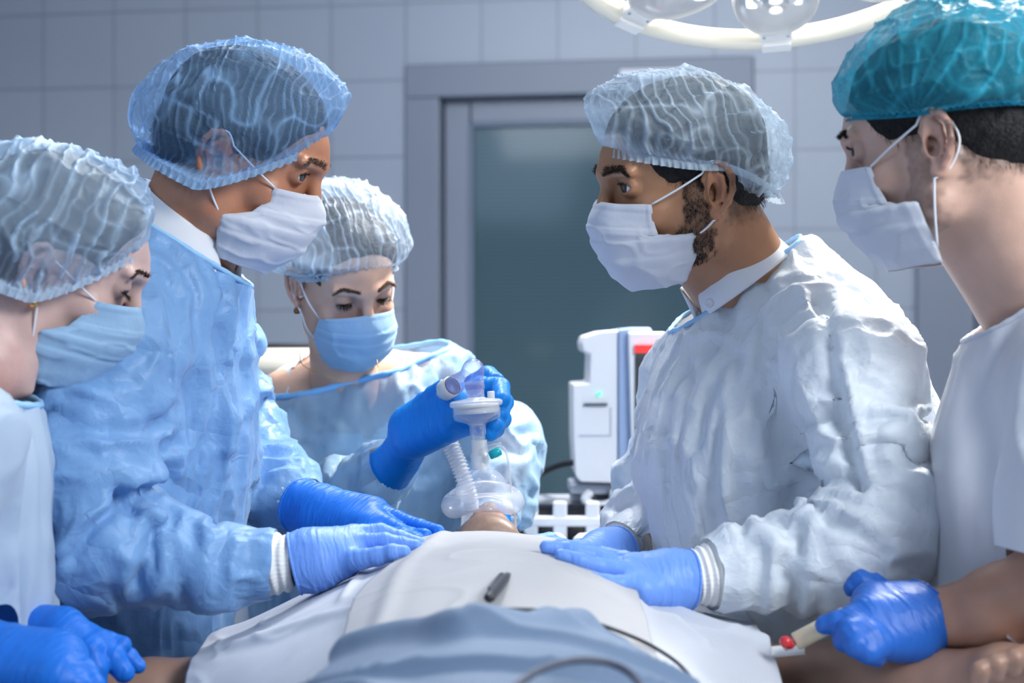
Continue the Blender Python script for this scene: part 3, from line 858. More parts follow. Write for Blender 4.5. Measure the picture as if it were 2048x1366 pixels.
def cuff(parent, a, b, ra, rb, seed=0, folds=4, name='knit_cuff', mat='knit'):
    a, b = np.array(a, float), np.array(b, float); L = np.linalg.norm(b - a); Rm = frame_to(b - a, (0, 0, 1)); n, seg = 40, 120
    t = np.linspace(0, 1, n)[:, None]; th = np.linspace(0, 2 * math.pi, seg, endpoint=False)[None]
    r = ra + (rb - ra) * t + .0014 * np.sin(t * folds * 2 * math.pi + .9 * np.sin(th + seed) + .6 * np.sin(2 * th)) + .00045 * np.sin(th * 40)
    r = r * np.where((t < .06), .93 + t, 1) * np.where(t > .95, 1 - (t - .95) * 2.2, 1)
    V = a + (np.stack([r * np.cos(th), r * np.sin(th), t * L + 0 * th], -1).reshape(-1, 3)) @ Rm.T
    i = np.arange(n - 1)[:, None] * seg; k = np.arange(seg)[None]; F = np.stack([i + k, i + (k + 1) % seg, i + seg + (k + 1) % seg, i + seg + k], -1).reshape(-1, 4)
    return mk(name, V, F, M[mat], parent)


def lift(p, r, k=1.0):
    """set a joint of the hand down on the drape"""
    c = np.array([0, 0, CAMZ]); p = c + (np.array(p, float) - c) * k
    p[2] += float(np.clip(Hd(p[0], p[1]) + .017 + r * .7 - p[2], 0, .009))
    return p


def glove(parent, palm, fingers, mat, vox=.0018, rim=None, seed=0, kf=.006, wr=.0016, name='glove', rest=0):
    """palm: list of (a, b, ra, rb); fingers: list of ([points], [radii])"""
    if rest:
        c0 = np.array([0, 0, CAMZ]); fingers = [([lift(p, r, rest) for p, r in zip(pts, rs)], rs) for pts, rs in fingers]
        palm = [(c0 + (a - c0) * rest, c0 + (b - c0) * rest, ra, rb) for a, b, ra, rb in palm]
    ops = [('u', .014, shp_c(a, b, ra, rb)) for a, b, ra, rb in palm]
    for pts, rs in fingers:
        ch = chain(pts, rs); fo = []
        for i, s in enumerate(ch): ops.append(('u', kf if i == 0 else .0012, s))
        for j in range(1, len(pts) - 1): ops.append(('u', .003, shp_e(pts[j], rs[j] * 1.05)))
    V, F = sculpt(ops, vox); V = relax(V, F, 1, .4); N = vnormals(V, F)
    a, b = np.array(palm[0][0]), np.array(palm[-1][1]); d = (b - a) / np.linalg.norm(b - a); al = (V - a) @ d
    h = wr * (ridge(np.c_[al * 95, V @ frame_to(d)[:, 0] * 14, V @ frame_to(d)[:, 1] * 14] + noise(V * 30, seed)[:, None] * .7, seed, 1.5) - .3) * (.5 + .6 * noise(V * 28, seed + 3)) * sstep(.13, .0, al)
    h += .0006 * ridge(np.c_[al * 170, V[:, :2] * 40], seed + 5, 2)
    V = V + N * h[:, None]
    if rim is not None:
        c = a + d * rim; keep = ((V - c) @ d) > 0; F = F[keep[F].all(1)]; V, F = compact(V, F)
        for l in boundary_loops(F)[:1]:
            l = np.array(l); hh = (V[l] - c) @ d; m_ = hh < vox * 1.8; V[l[m_]] -= hh[m_][:, None] * d
        al = (V - a) @ d
    o = mk(name, V, F, mat, parent, attrs={'along': al})
    if rim is not None:
        lp = boundary_loops(F)
        if lp and len(lp[0]) > 20: trim(o, V[lp[0]], .0017, mat, 'rolled_rim')
    return o


def legs(hip, fx, fy, xdir, lat=.10, foot=.26):
    """hip centre; simple trousered legs down to the floor; returns shapes"""
    o = []; l = np.array([-xdir[1], xdir[0], 0]) * lat; hip = np.array(hip, float)
    for sg in (1, -1):
        h = hip + l * sg; k = np.array([h[0] + xdir[0] * .02, h[1] + xdir[1] * .02, .50]); a = np.array([h[0] - xdir[0] * .01, h[1] - xdir[1] * .01, .09])
        o += [('u', .03, shp_c(h, k, .085, .058)), ('u', .01, shp_c(k, a, .058, .04)), ('u', .01, shp_c(a - [0, 0, .03], a + np.array([xdir[0], xdir[1], 0]) * .14 - [0, 0, .04], .035, .03))]
    return o


# ------------------------------------------------------------------ the room
def wall_material():
    m, nt, N, L, b = nodes('wall_tiles')
    b.inputs['Roughness'].default_value = .35
    tc = N.new('ShaderNodeTexCoord'); mp = N.new('ShaderNodeMapping'); mp.inputs['Rotation'].default_value = (math.pi / 2, 0, 0)
    mp.inputs['Location'].default_value = (.107, .13, 0)
    L.new(tc.outputs['Object'], mp.inputs[0])
    br = N.new('ShaderNodeTexBrick'); br.offset = 0; br.squash = 1
    br.inputs['Color1'].default_value = (.33, .375, .455, 1); br.inputs['Color2'].default_value = (.315, .36, .44, 1); br.inputs['Mortar'].default_value = (.24, .275, .345, 1)
    br.inputs['Scale'].default_value = 1; br.inputs['Brick Width'].default_value = .266; br.inputs['Row Height'].default_value = .266
    br.inputs['Mortar Size'].default_value = .004; br.inputs['Mortar Smooth'].default_value = .1
    L.new(mp.outputs[0], br.inputs[0]); L.new(br.outputs[0], b.inputs[0])
    q = N.new('ShaderNodeBump'); q.invert = True; q.inputs['Distance'].default_value = .003; L.new(br.outputs['Fac'], q.inputs['Height']); L.new(q.outputs[0], b.inputs['Normal'])
    return m


M['tiles'] = wall_material()
M['floor'] = simple('floor_vinyl', (.22, .27, .33), .35, var=.1)
M['ceil'] = simple('ceiling_paint', (.6, .63, .68), .8)
M['paint'] = simple('side_wall_paint', (.32, .36, .44), .6)
M['frame_grey'] = simple('door_frame_grey', (.185, .215, .28), .4)
M['frame_dark'] = simple('seal_dark', (.13, .17, .24), .5)
M['leaf_grey'] = simple('door_leaf_grey', (.215, .245, .315), .4)
M['white_plastic'] = simple('white_plastic', (.72, .74, .80), .4)
M['grey_plastic'] = simple('grey_plastic', (.42, .46, .56), .45)
M['blue_plastic'] = simple('blue_grey_plastic', (.28, .38, .60), .4)
M['black'] = simple('black_rubber', (.012, .014, .02), .45)
M['screen'] = simple('dark_screen', (.01, .012, .02), .1)
M['red'] = simple('red_screen_bar', (.7, .02, .02), .4, emit=.6)
M['green'] = simple('green_led', (.05, .9, .4), .4, emit=1.5)
M['steel'] = simple('steel', (.6, .62, .66), .28, metal=1)
M['dark_metal'] = simple('dark_metal', (.10, .12, .17), .4, metal=.6)

WY, WA = 5.5, -8.5
Rw = rotm(WA)


def W(x, y, z): return np.array([0, WY, 0]) + Rw @ np.array([x, y, z])     # wall frame: x along wall, y into it


def wbox(name, x0, x1, z0, z1, y0, y1, mat, parent=None, b=.004):
    V, F = rbox(((x0 + x1) / 2, (y0 + y1) / 2, (z0 + z1) / 2), ((x1 - x0) / 2, abs(y1 - y0) / 2, (z1 - z0) / 2), b)
    return mk(name, V @ Rw.T + np.array([0, WY, 0]), F, mat, parent, smooth=False)


def wx(px, y=0):      # x along the wall that the pixel column px meets
    k = (px - 1024) / FPX; c, s = math.cos(rad(WA)), math.sin(rad(WA))
    return (k * (WY + c * y) + s * y) / (c - k * s)


def wz(px, py, y=0):
    p = W(wx(px, y), y, 0); return CAMZ - (py - 683) / FPX * p[1]


def struct(o): o['kind'] = 'structure'; return o


dx0, dx1 = wx(812), wx(1508); dz = wz(1000, 126)
# back wall in one piece with the door opening left free
me_p = [(-5, 0), (dx0, 0), (dx0, dz), (dx1, dz), (dx1, 0), (4.5, 0), (4.5, 3.0), (-5, 3.0)]
V, F = prism(me_p, 0, .2)
wb = mk('wall_back', V, F, M['tiles'], smooth=False); wb.location = (0, WY, 0); wb.rotation_euler[2] = rad(WA); struct(wb)
def slab(name, lo, hi, mat):
    lo, hi = np.array(lo, float), np.array(hi, float); V, F = rbox((lo + hi) / 2, (hi - lo) / 2, 0); return struct(mk(name, V, F, mat, smooth=False))
slab('floor', (-3.2, -2.2, -.1), (3.4, 6.6, 0), M['floor'])
slab('ceiling', (-3.2, -2.2, 3.0), (3.4, 6.6, 3.1), M['ceil'])
slab('wall_left', (-3.3, -2.2, 0), (-3.2, 6.3, 3.0), M['paint'])
slab('wall_right', (3.4, -2.2, 0), (3.5, 5.4, 3.0), M['paint'])

# the door: frame, leaf and its glass with a blind behind
fx0, fx1 = wx(880), wx(1440); fz = wz(1000, 193)
fr = struct(wbox('door_1', dx0, dx1, dz - .002, dz - .12, -.02, .12, M['frame_grey']))
bm_parts = [rbox(((dx0 + fx0) / 2, .05, fz / 2), ((fx0 - dx0) / 2, .07, fz / 2), .006), rbox(((fx1 + dx1) / 2, .05, fz / 2), ((dx1 - fx1) / 2, .07, fz / 2), .006),
            rbox(((dx0 + dx1) / 2, .05, (fz + dz) / 2), ((dx1 - dx0) / 2, .07, (dz - fz) / 2), .006)]
V, F = joinm(bm_parts); bpy.data.objects.remove(fr)
door = struct(mk('door_1', V @ Rw.T + np.array([0, WY, 0]), F, M['frame_grey'], smooth=False))
gx0, gx1, gz1, gz0 = wx(942, .06), wx(1395, .06), wz(1100, 246, .06), .25
V, F = joinm([rbox(((fx0 + gx0) / 2, .08, fz / 2), ((gx0 - fx0) / 2 - .006, .022, fz / 2 - .008), .004), rbox(((fx1 + gx1) / 2, .08, fz / 2), ((fx1 - gx1) / 2 - .006, .022, fz / 2 - .008), .004),
              rbox(((gx0 + gx1) / 2, .08, (gz1 + fz) / 2 - .004), ((gx1 - gx0) / 2, .0215, (fz - gz1) / 2), .004), rbox(((gx0 + gx1) / 2, .08, gz0 / 2 + .01), ((gx1 - gx0) / 2, .0215, gz0 / 2 - .01), .004)])
leaf = mk('door_leaf', V @ Rw.T + np.array([0, WY, 0]), F, M['leaf_grey'], door, smooth=False)
V, F = joinm([rbox(((gx0), .066, (gz1 + gz0) / 2), (.010, .012, (gz1 - gz0) / 2), .002), rbox(((gx0 + gx1) / 2, .066, gz1), ((gx1 - gx0) / 2, .012, .010), .002), rbox((gx1, .066, (gz1 + gz0) / 2), (.010, .012, (gz1 - gz0) / 2), .002)])
mk('window_seal', V @ Rw.T + np.array([0, WY, 0]), F, M['frame_dark'], leaf, smooth=False)
m, nt, N_, L_, b_ = nodes('dark_glass'); b_.inputs['Base Color'].default_value = (.030, .075, .10, 1); b_.inputs['Roughness'].default_value = .10; b_.inputs['Specular IOR Level'].default_value = .32
tc = N_.new('ShaderNodeTexCoord'); wv = N_.new('ShaderNodeTexWave'); wv.bands_direction = 'Z'; wv.inputs['Scale'].default_value = 22; wv.inputs['Distortion'].default_value = .3
L_.new(tc.outputs['Object'], wv.inputs[0]); cr = N_.new('ShaderNodeMixRGB'); cr.inputs[1].default_value = (.055, .10, .125, 1); cr.inputs[2].default_value = (.075, .125, .150, 1); L_.new(wv.outputs[1], cr.inputs[0]); L_.new(cr.outputs[0], b_.inputs[0])
M['blind'] = m
V, F = rbox(((gx0 + gx1) / 2, .082, (gz1 + gz0) / 2), ((gx1 - gx0) / 2, .006, (gz1 - gz0) / 2), 0)
gl = mk('window_pane', V @ Rw.T + np.array([0, WY, 0]), F, M['blind'], door, smooth=False)
wbox('closer', wx(1240, -.02), wx(1372, -.02), wz(1300, 160, -.02), wz(1300, 140, -.02), -.05, -.022, M['white_plastic'], door, .004)

# grey pilaster and dark doorway edge further right
tr = struct(wbox('trim_1', wx(1832), wx(1945), 0, 3.0, -.05, 0, M['frame_grey'])); 
tr2 = struct(wbox('trim_2', wx(1948), wx(1992), 0, 2.25, -.03, 0, M['frame_dark']))

# anaesthesia monitor behind the table
root = empty('anaesthesia_monitor', P(1230, 980, 2.9) * [1, 1, 0] + [0, 0, .0], 'white and blue-grey monitor housing with red-topped screen beside the right surgeon', 'monitor')
D = 2.95
def pxz(x, y, d=D): q = P(x, y, d); return (q[0], q[2])
side = [pxz(*q) for q in [(1168, 672), (1200, 662), (1236, 659), (1236, 966), (1160, 964), (1150, 950), (1146, 880), (1145, 768), (1178, 766), (1180, 708), (1166, 702), (1163, 686)]]
V, F = prism(side, D - .005, D + .20, .004); body = mk('housing', V, F, M['white_plastic'], root, smooth=False)
V, F = prism([pxz(*q) for q in [(1236, 659), (1256, 655), (1300, 655), (1316, 690), (1318, 958), (1262, 968), (1236, 966)]], D - .012, D + .22, .004); mk('side_panel', V, F, M['blue_plastic'], root, smooth=False)
V, F = prism([pxz(*q, D - .02) for q in [(1256, 664), (1330, 664), (1340, 700), (1338, 950), (1264, 958)]], D - .03, D - .01, .004); bz = mk('screen_bezel', V, F, M['white_plastic'], root, smooth=False)
V, F = prism([pxz(*q, D - .04) for q in [(1271, 690), (1335, 690), (1335, 940), (1271, 940)]], D - .034, D - .028); sc = mk('screen', V, F, M['screen'], bz, smooth=False)
V, F = prism([pxz(*q, D - .05) for q in [(1271, 690), (1335, 690), (1335, 706), (1271, 706)]], D - .038, D - .033); mk('status_bar', V, F, M['red'], sc, smooth=False)
V, F = prism([pxz(*q) for q in [(1168, 806), (1214, 806), (1214, 811), (1168, 811)]], D - .012, D - .004); mk('paper_slot', V, F, M['dark_metal'], body, smooth=False)
V, F = joinm([prism([pxz(*q) for q in [(1158, 870), (1222, 870), (1222, 872.5), (1158, 872.5)]], D - .007, D - .004), prism([pxz(*q) for q in [(1220, 815), (1222, 815), (1222, 870), (1220, 870)]], D - .007, D - .004)]); mk('printer_flap', V, F, M['grey_plastic'], body, smooth=False)
V, F = lathe([(0, -.002), (.0032, -.002), (.0032, .006), (0, .006)], 12, (frame_to((0, -1, 0)), P(1198, 788, D - .006))); mk('green_lamp', V, F, M['green'], body)
V, F = joinm([rbox(P(1215, 1040, 3.3) * [1, 1, 0] + [0, 0, .48], (.030, .028, .45), .008), rbox(P(1215, 1000, 3.05), (.035, .03, .036), .012), rbox(P(1215, 1000, 3.3) * [1, 1, 0] + [0, 0, .03], (.22, .20, .03), .015), rbox(P(1215, 1014, 3.18), (.035, .15, .02), .008), rbox(P(1232, 972, 3.05), (.09, .07, .010), .004)])
mk('stand', V, F, M['grey_plastic'], root, smooth=False)
V, F = tube([P(1060, 1006, 3.05), P(1180, 1006, 3.05), P(1400, 1006, 3.05)], .017, 14); mk('rail', V, F, M['white_plastic'], root)
V, F = joinm([tube(smooth_path([P(1180, 985, 2.96), P(1170, 1000, 2.95), P(1195, 1012, 2.95), P(1230, 1003, 2.95), P(1255, 985, 2.95)], 20), .009, 8), rbox(P(1240, 1000, 2.97), (.02, .02, .022), .006), rbox(P(1190, 1020, 2.97), (.026, .02, .016), .006), rbox(P(1290, 990, 2.97), (.018, .02, .018), .006)])
mk('connector', V, F, M['white_plastic'], root)
V, F = tube(smooth_path([P(1150, 925, 3.0), P(1120, 930, 3.02), P(1080, 948, 3.05), P(1020, 985, 3.1), P(960, 1060, 3.1)], 30), .006, 8); mk('power_cable', V, F, M['black'], root)

# the white open rack below it
root = empty('wire_rack', P(1150, 1060, 2.9) * [1, 1, 0], 'low white open-slatted rack under the monitor', 'rack')
prt = []
for x in (1062, 1110 + 10, 1185, 1262, 1340): prt.append(rbox(P(x, 1085, 2.9), (.0125, .012, .075), .004))
prt += [rbox(P(1200, 1042, 2.9), (.17, .014, .009), .004), rbox(P(1200, 1135, 2.9), (.17, .014, .012), .004)]
V, F = joinm(prt); mk('slat_panel', V, F, M['white_plastic'], root, smooth=False)
V, F = joinm([rbox((P(x, 1085, 2.92)[0], yy, .46), (.014, .014, .46), .004) for x in (1062, 1340) for yy in (2.92, 3.02)] + [rbox((P(1200, 0, 2.92)[0], 2.97, .90), (.165, .065, .012), .004)]); mk('rack_leg', V, F, M['grey_plastic'], root, smooth=False)
V, F = rbox((P(1200, 0, 2.92)[0], 2.985, .985), (.15, .05, .065), .01); mk('dark_tray', V, F, M['screen'], root, smooth=False)
for x, r in ((1108, .020), (1172, .022)):
    V, F = lathe([(0, 0), (r, 0), (r * 1.02, .012), (r, .03), (r * .6, .037), (0, .038)], 20, (np.eye(3), P(x, 1110, 2.83) - [0, 0, .0])); tag(mk('round_cap', V, F, M['white_plastic'], root))

# grey cabinet with a yellow label seen below the left surgeon's sleeve
root = empty('equipment_cabinet', P(500, 1300, 3.0) * [1, 1, 0], 'grey equipment cabinet with yellow label below the left surgeon\'s sleeve', 'cabinet')
x0, x1 = P(300, 0, 3)[0], P(549, 0, 3)[0]
V, F = rbox(((x0 + x1) / 2, 3.2, .56), ((x1 - x0) / 2, .2, .54), .015); cb = mk('cabinet_body', V, F, M['grey_plastic'], root, smooth=False)
V, F = prism([pxz(*q, 2.995) for q in [(425, 1205), (446, 1205), (446, 1256), (425, 1256)]], 2.994, 2.999); mk('yellow_label', V, F, simple('label_yellow', (.75, .52, .01), .5), cb, smooth=False)
V, F = prism([pxz(*q, 2.995) for q in [(456, 1190), (465, 1190), (465, 1258), (456, 1258)]], 2.975, 2.999, .003); mk('handle', V, F, M['white_plastic'], cb, smooth=False)
V, F = prism([pxz(*q, 2.995) for q in [(420, 1287), (446, 1287), (446, 1293), (420, 1293)]], 2.992, 2.999); mk('vent', V, F, M['dark_metal'], cb, smooth=False)
V, F = lathe([(.0, 0), (.006, 0), (.006, .003), (0, .003)], 16, (frame_to((0, -1, 0)), P(433, 1268, 2.999))); mk('lock', V, F, M['dark_metal'], cb)
# cream padded rest with a dark top behind the nurse
root = empty('side_cart', P(545, 800, 3.75) * [1, 1, 0], 'cream-topped trolley with dark rim behind the nurse in the middle', 'trolley')
V, F = rbox(P(560, 720, 3.75), (.13, .16, .034), .02); mk('tray_top', V, F, simple('cream', (.70, .66, .56), .5), root)
V, F = rbox(P(560, 692, 3.75), (.125, .155, .007), .004); mk('dark_rim', V, F, M['black'], root)
V, F = joinm([rbox((P(560, 0, 3.75)[0] + a, 3.75 + b, .64), (.012, .012, .645), .003) for a in (-.09, .09) for b in (-.12, .12)]); mk('trolley_leg', V, F, M['steel'], root, smooth=False)

# ------------------------------------------------------------------ surgical lamp
m, nt, N_, L_, b_ = nodes('lamp_cream'); b_.inputs['Base Color'].default_value = (.86, .82, .70, 1); b_.inputs['Roughness'].default_value = .35; M['cream_ring'] = m
M['lamp_white'] = simple('lamp_white', (.88, .88, .86), .3)
M['lamp_body'] = simple('lamp_body_white', (.80, .80, .79), .3)
M['lamp_lens'] = plastic('lamp_lens', (.85, .86, .88), .22, edge=.5)
M['mirror'] = simple('reflector', (.60, .68, .80), .12, metal=1)
M['lit'] = simple('lit_led', (1, .97, .92), .4, emit=9)
LC = np.array([(1552 - 1024) / FPX * 2.3, 2.3, CAMZ + (683 + 171) / FPX * 2.3]); LR = .328; tl = 22.0
LN = np.array([0, -math.sin(rad(tl)), -math.cos(rad(tl))])          # where it shines
Lx = np.array([1, 0, 0.]); Ly = np.cross(LN, Lx) * -1               # Ly: in the lamp plane, towards the viewer and down
if Ly[1] > 0: Ly = -Ly
root = empty('surgical_lamp', (LC[0], LC[1], 3.0), 'ceiling-hung operating lamp with cream ring and round lens pods', 'lamp')
def Lp(a, r, h=0): return LC + (Lx * math.sin(a) + Ly * math.cos(a)) * r + LN * h
ring = [Lp(a, LR) for a in np.linspace(0, 2 * math.pi, 120, endpoint=False)]
V, F = tube(ring, .0165, 20, closed=True); mk('ring', V, F, M['cream_ring'], root)
for k in range(8):
    a = k * math.pi / 4 - .15; u = Lx * math.sin(a) + Ly * math.cos(a); w = np.cross(LN, u); c = LC + u * .200
    def pod(q, c=c, u=u, w=w): q = np.asarray(q); return c + q[..., :1] * w + q[..., 1:2] * u + q[..., 2:3] * LN
    # rounded body: superellipse outline, shallow dish
    th = np.linspace(0, 2 * math.pi, 48, endpoint=False); ox, oy = np.sign(np.cos(th)) * np.abs(np.cos(th)) ** .85 * .068, np.sin(th) * .098
    ox = ox * (1 - .16 * np.sin(th) * (np.sin(th) < 0)*-1)
    prof = [(.0, -.055), (.55, -.052), (.85, -.038), (.97, -.012), (1.0, .006), (.985, .012), (.955, .012), (.94, .004), (.90, -.004), (0, -.008)]
    V = np.concatenate([np.stack([ox * p[0], oy * p[0], np.full(48, p[1])], 1) for p in prof]); Fq = np.array([(i * 48 + j, i * 48 + (j + 1) % 48, (i + 1) * 48 + (j + 1) % 48, (i + 1) * 48 + j) for i in range(len(prof) - 1) for j in range(48)])
    pb = mk('lamp_pod', pod(V), Fq, M['lamp_body'], root)
    V = np.concatenate([np.stack([ox * p[0], oy * p[0], np.full(48, p[1])], 1) for p in [(.965, .012), (.93, .018), (.6, .021), (.0, .022)]]); Fq = np.array([(i * 48 + j, i * 48 + (j + 1) % 48, (i + 1) * 48 + (j + 1) % 48, (i + 1) * 48 + j) for i in range(3) for j in range(48)])
    mk('cover_lens', pod(V), Fq, M['lamp_lens'], pb)
    for sx in (-.034, .034):
        V, F = lathe([(.0235, .005), (.0225, -.002), (.018, -.010), (.010, -.015), (.0, -.017)], 28); rf = mk('reflector', pod(V + [sx, -.002, .004]), F, M['mirror'], pb)
        V, F = lathe([(0, .006), (.0045, .004), (.005, -.006), (0, -.012)], 12); mk('bulb', pod(V + [sx + .003, .002, .004]), F, M['lit'], rf)
        V, F = tube([(sx, -.002, .008), (sx * .7, .012, .010), (sx * .75, .022, .009)], .0042, 8); mk('bracket', pod(V), F, M['lamp_body'], rf)
    for yy in (-.040, -.014, .012, .038):
        V, F = lathe([(.0125, .006), (.0120, .009), (.010, .007), (.007, .002), (.0, .000)], 20); lc = mk('led_cup', pod(V + [0, yy, -.002]), F, M['lamp_white'], pb)
        V, F = lathe([(0, .007), (.004, .005), (.0055, .001), (0, 0)], 12); mk('led', pod(V + [0, yy, -.001]), F, M['lit'], lc)
    V, F = joinm([rbox((0, .107, .003), (.026, .016, .010), .003), rbox((0, .128, .000), (.024, .011, .0195), .003)]); cl = mk('clamp', pod(V), F, M['lamp_white'], root, smooth=False)
    V, F = joinm([lathe([(0, .0145), (.0025, .014), (.0025, .012)], 10)]); 
    for sx in (-.019, .019): mk('screw', pod(V + [sx, .103, 0]), F, M['grey_plastic'], cl)
V, F = lathe([(0, .03), (.06, .028), (.085, .01), (.09, -.03), (.07, -.06), (0, -.065)], 40, (frame_to(LN), LC)); mk('hub', V, F, M['lamp_white'], root)
top = np.array([LC[0] + .06, LC[1] + .1, 3.0])
V, F = joinm([tube(smooth_path([LC - LN * .05, LC - LN * .2, LC + [.05, .1, .55], top], 30), .022, 14), lathe([(0, 0), (.09, 0), (.09, -.04), (.03, -.07), (0, -.07)], 30, (np.eye(3), top))]); mk('ceiling_arm', V, F, M['lamp_white'], root)
lamp = bpy.data.lights.new('lamp_beam', 'SPOT'); lamp.energy = 9; lamp.color = (1, .97, .92); lamp.spot_size = rad(54); lamp.spot_blend = .6; lamp.shadow_soft_size = .22
lo = bpy.data.objects.new('lamp_beam', lamp); COL.objects.link(lo); lo.location = LC + LN * .05; lo.rotation_euler = (Vector((0, 1.85, 1.1)) - Vector(lo.location)).to_track_quat('-Z', 'Y').to_euler()


# ------------------------------------------------------------------ drapes, table, patient
XP = np.array([-.75, -.42, -.345, -.29, -.226, -.157, -.105, -.03, .05, .10, .14, .20, .27, .35, .5, .9])
ZP = np.array([.955, .975, .997, 1.02, 1.052, 1.084, 1.104, 1.113, 1.104, 1.086, 1.064, 1.043, 1.026, .995, .97, .95])
XB = np.array([-.9, -.34, -.28, -.22, -.16, -.10, -.03, .05, .10, .14, .19, .25, .31, .9])
ZB = np.array([.60, .80, .945, 1.005, 1.050, 1.073, 1.083, 1.077, 1.062, 1.040, 1.006, .95, .82, .60])


def Hd(x, y):
    x = np.asarray(x, float); y = np.asarray(y, float)
    xi = np.linspace(-.9, .9, 721); ker = np.ones(21) / 21
    def sm(X_, Z_):
        z = np.interp(xi, X_, Z_); z = np.convolve(np.pad(z, 20, 'edge'), ker, 'same')[20:-20]; return z
    ca, cb = sm(XP, ZP), sm(XB, ZB)
    a = np.interp(x, xi, ca); b = np.interp(x, xi, cb); w = sstep(1.42, 1.74, y)
    z = b * (1 - w) + a * w
    z = z - sstep(1.30, 1.0, y) * .05 - sstep(1.93, 2.03, y) * .12 * sstep(.05, .2, np.abs(x + .03)) - sstep(1.90, 2.0, y) * .02
    return z


def hit(px, py, off=0.0, lo=1.1, hi=2.2):
    d = np.linspace(lo, hi, 600); z = CAMZ - (py - 683) / FPX * d; h = Hd((px - 1024) / FPX * d, d) + off
    i = np.argmax(z <= h); return P(px, py, d[i]) if (z <= h).any() else P(px, py, 1.7)


def sheet(name, mat, region, y0, y1, nx, ny, off, disp, x0=-.9, x1=.9, thick=.0012, label=None, cat=None, parent=None):
    """cloth lying on the body: region(u, y) gives x limits per row"""
    ys = np.linspace(y0, y1, ny); V = []
    for y in ys:
        a, b = region(y); x = np.linspace(a, b, nx); V.append(np.stack([x, np.full(nx, y), Hd(x, np.full(nx, y))], 1))
    V = np.concatenate(V); i = np.arange(ny - 1)[:, None] * nx; k = np.arange(nx - 1)[None]
    F = np.stack([i + k, i + k + 1, i + nx + k + 1, i + nx + k], -1).reshape(-1, 4); N = vnormals(V, F)
    V = V + N * (off + disp(V, np.tile(np.linspace(0, 1, nx), ny), np.repeat(np.linspace(0, 1, ny), nx)))[:, None]
    o = mk(name, V, F, mat, parent); s = o.modifiers.new('thickness', 'SOLIDIFY'); s.thickness = thick; s.offset = 0
    if label: tag(o, label, cat)
    return o


M['drape_white'] = fabric('drape_white', (.63, .66, .73), transl=.12, clear=0, crease=.22, rough=.6, scale=.7, sheen=.1)
M['drape_grey'] = fabric('drape_grey', (.49, .495, .52), transl=.1, clear=0, crease=.15, rough=.65, scale=.6, sheen=.1)
M['drape_blue'] = fabric('drape_blue', (.165, .245, .375), transl=.12, clear=0, crease=.2, rough=.6, scale=.6, sheen=.1)


def strk(V, pts, wd, amp):
    pts = np.array(pts, float); best = np.full(len(V), 9.)
    for i in range(len(pts) - 1):
        d = pts[i + 1] - pts[i]; L = d @ d + 1e-9; t = np.clip(((V[:, :2] - pts[i]) @ d) / L, 0, 1); best = np.minimum(best, np.linalg.norm(V[:, :2] - pts[i] - t[:, None] * d, axis=1))
    return amp * np.exp(-(best / wd) ** 2)


def dw(V, u, v):
    h = .003 * noise(V * 9, 31) + .0022 * ridge(V * [7, 13, 7] + noise(V * 5, 7)[:, None], 12, 3) * sstep(.12, .2, np.abs(V[:, 0] + .03))
    for p, w, a in [([hit(480, 1302)[:2], hit(600, 1262)[:2], hit(700, 1235)[:2]], .010, .006), ([hit(640, 1190)[:2], hit(700, 1160)[:2], hit(780, 1130)[:2]], .012, .004),
                    ([hit(690, 1210)[:2], hit(740, 1150)[:2], hit(800, 1115)[:2]], .006, .004), ([hit(1270, 1210)[:2], hit(1340, 1250)[:2], hit(1400, 1300)[:2]], .008, .006),
                    ([hit(1330, 1220)[:2], hit(1450, 1270)[:2], hit(1520, 1290)[:2]], .012, .006), ([hit(1290, 1215)[:2], hit(1330, 1300)[:2], hit(1380, 1360)[:2]], .016, -.006)]:
        h += strk(V, p, w, a)
    return h


def reg_white(y):
    l = -.346 + .01 * math.sin(y * 9); return (l - .25 * float(sstep(1.62, 1.45, y)), .272 + .35 * float(sstep(1.62, 1.45, y)))


sheet('white_drape', M['drape_white'], reg_white, .75, 2.0, 260, 300, .006, dw, label='large white surgical drape covering the patient\'s torso and shoulders', cat='drape')
sheet('chest_drape', M['drape_grey'], lambda y: (-.155 + .05 * float(sstep(1.6, 1.9, y)), .128 - .085 * float(sstep(1.72, 1.94, y))), 1.32, 1.955, 140, 200, .013,
      lambda V, u, v: .002 * noise(V * 8, 5) + .0016 * ridge(V * [9, 20, 9], 4, 3) + strk(V, [(-.01, 1.68), (.05, 1.67), (.09, 1.64)], .004, .0025) + strk(V, [(-.12, 1.5), (-.11, 1.7), (-.08, 1.9)], .01, .004),
      label='light grey drape square lying on the patient\'s chest under the pencil', cat='drape')


def db(V, u, v):
    e = .012 * sstep(1.0, .93, v) * sstep(.90, .97, v) * 0
    h = .003 + (.006 * noise(V * 9, 51) + .012 * ridge(V * [6, 14, 6] + noise(V * 6, 9)[:, None] * .8, 22, 2)) * sstep(1.0, .80, v)
    h += strk(V, [(-.13, 1.44), (-.02, 1.452), (.06, 1.44), (.12, 1.40)], .012, .001)
    h += strk(V, [hit(690, 1290)[:2], hit(760, 1262)[:2], hit(840, 1262)[:2], hit(930, 1290)[:2]], .014, .006)
    h += strk(V, [hit(720, 1340)[:2], hit(830, 1318)[:2], hit(930, 1330)[:2], hit(1040, 1312)[:2], hit(1150, 1290)[:2]], .018, .016) + strk(V, [hit(870, 1290)[:2], hit(1000, 1300)[:2]], .02, -.008)
    return h


sheet('blue_drape', M['drape_blue'], lambda y: (-.150 - .03 * float(sstep(1.40, 1.2, y)) + .02 * float(sstep(1.40, 1.46, y)), .098 + .05 * float(sstep(1.465, 1.36, y)) + .04 * float(sstep(1.36, 1.15, y))), .85, 1.462, 200, 220, .013, db, thick=.003,
      label='folded blue drape across the patient\'s abdomen in the foreground', cat='drape')

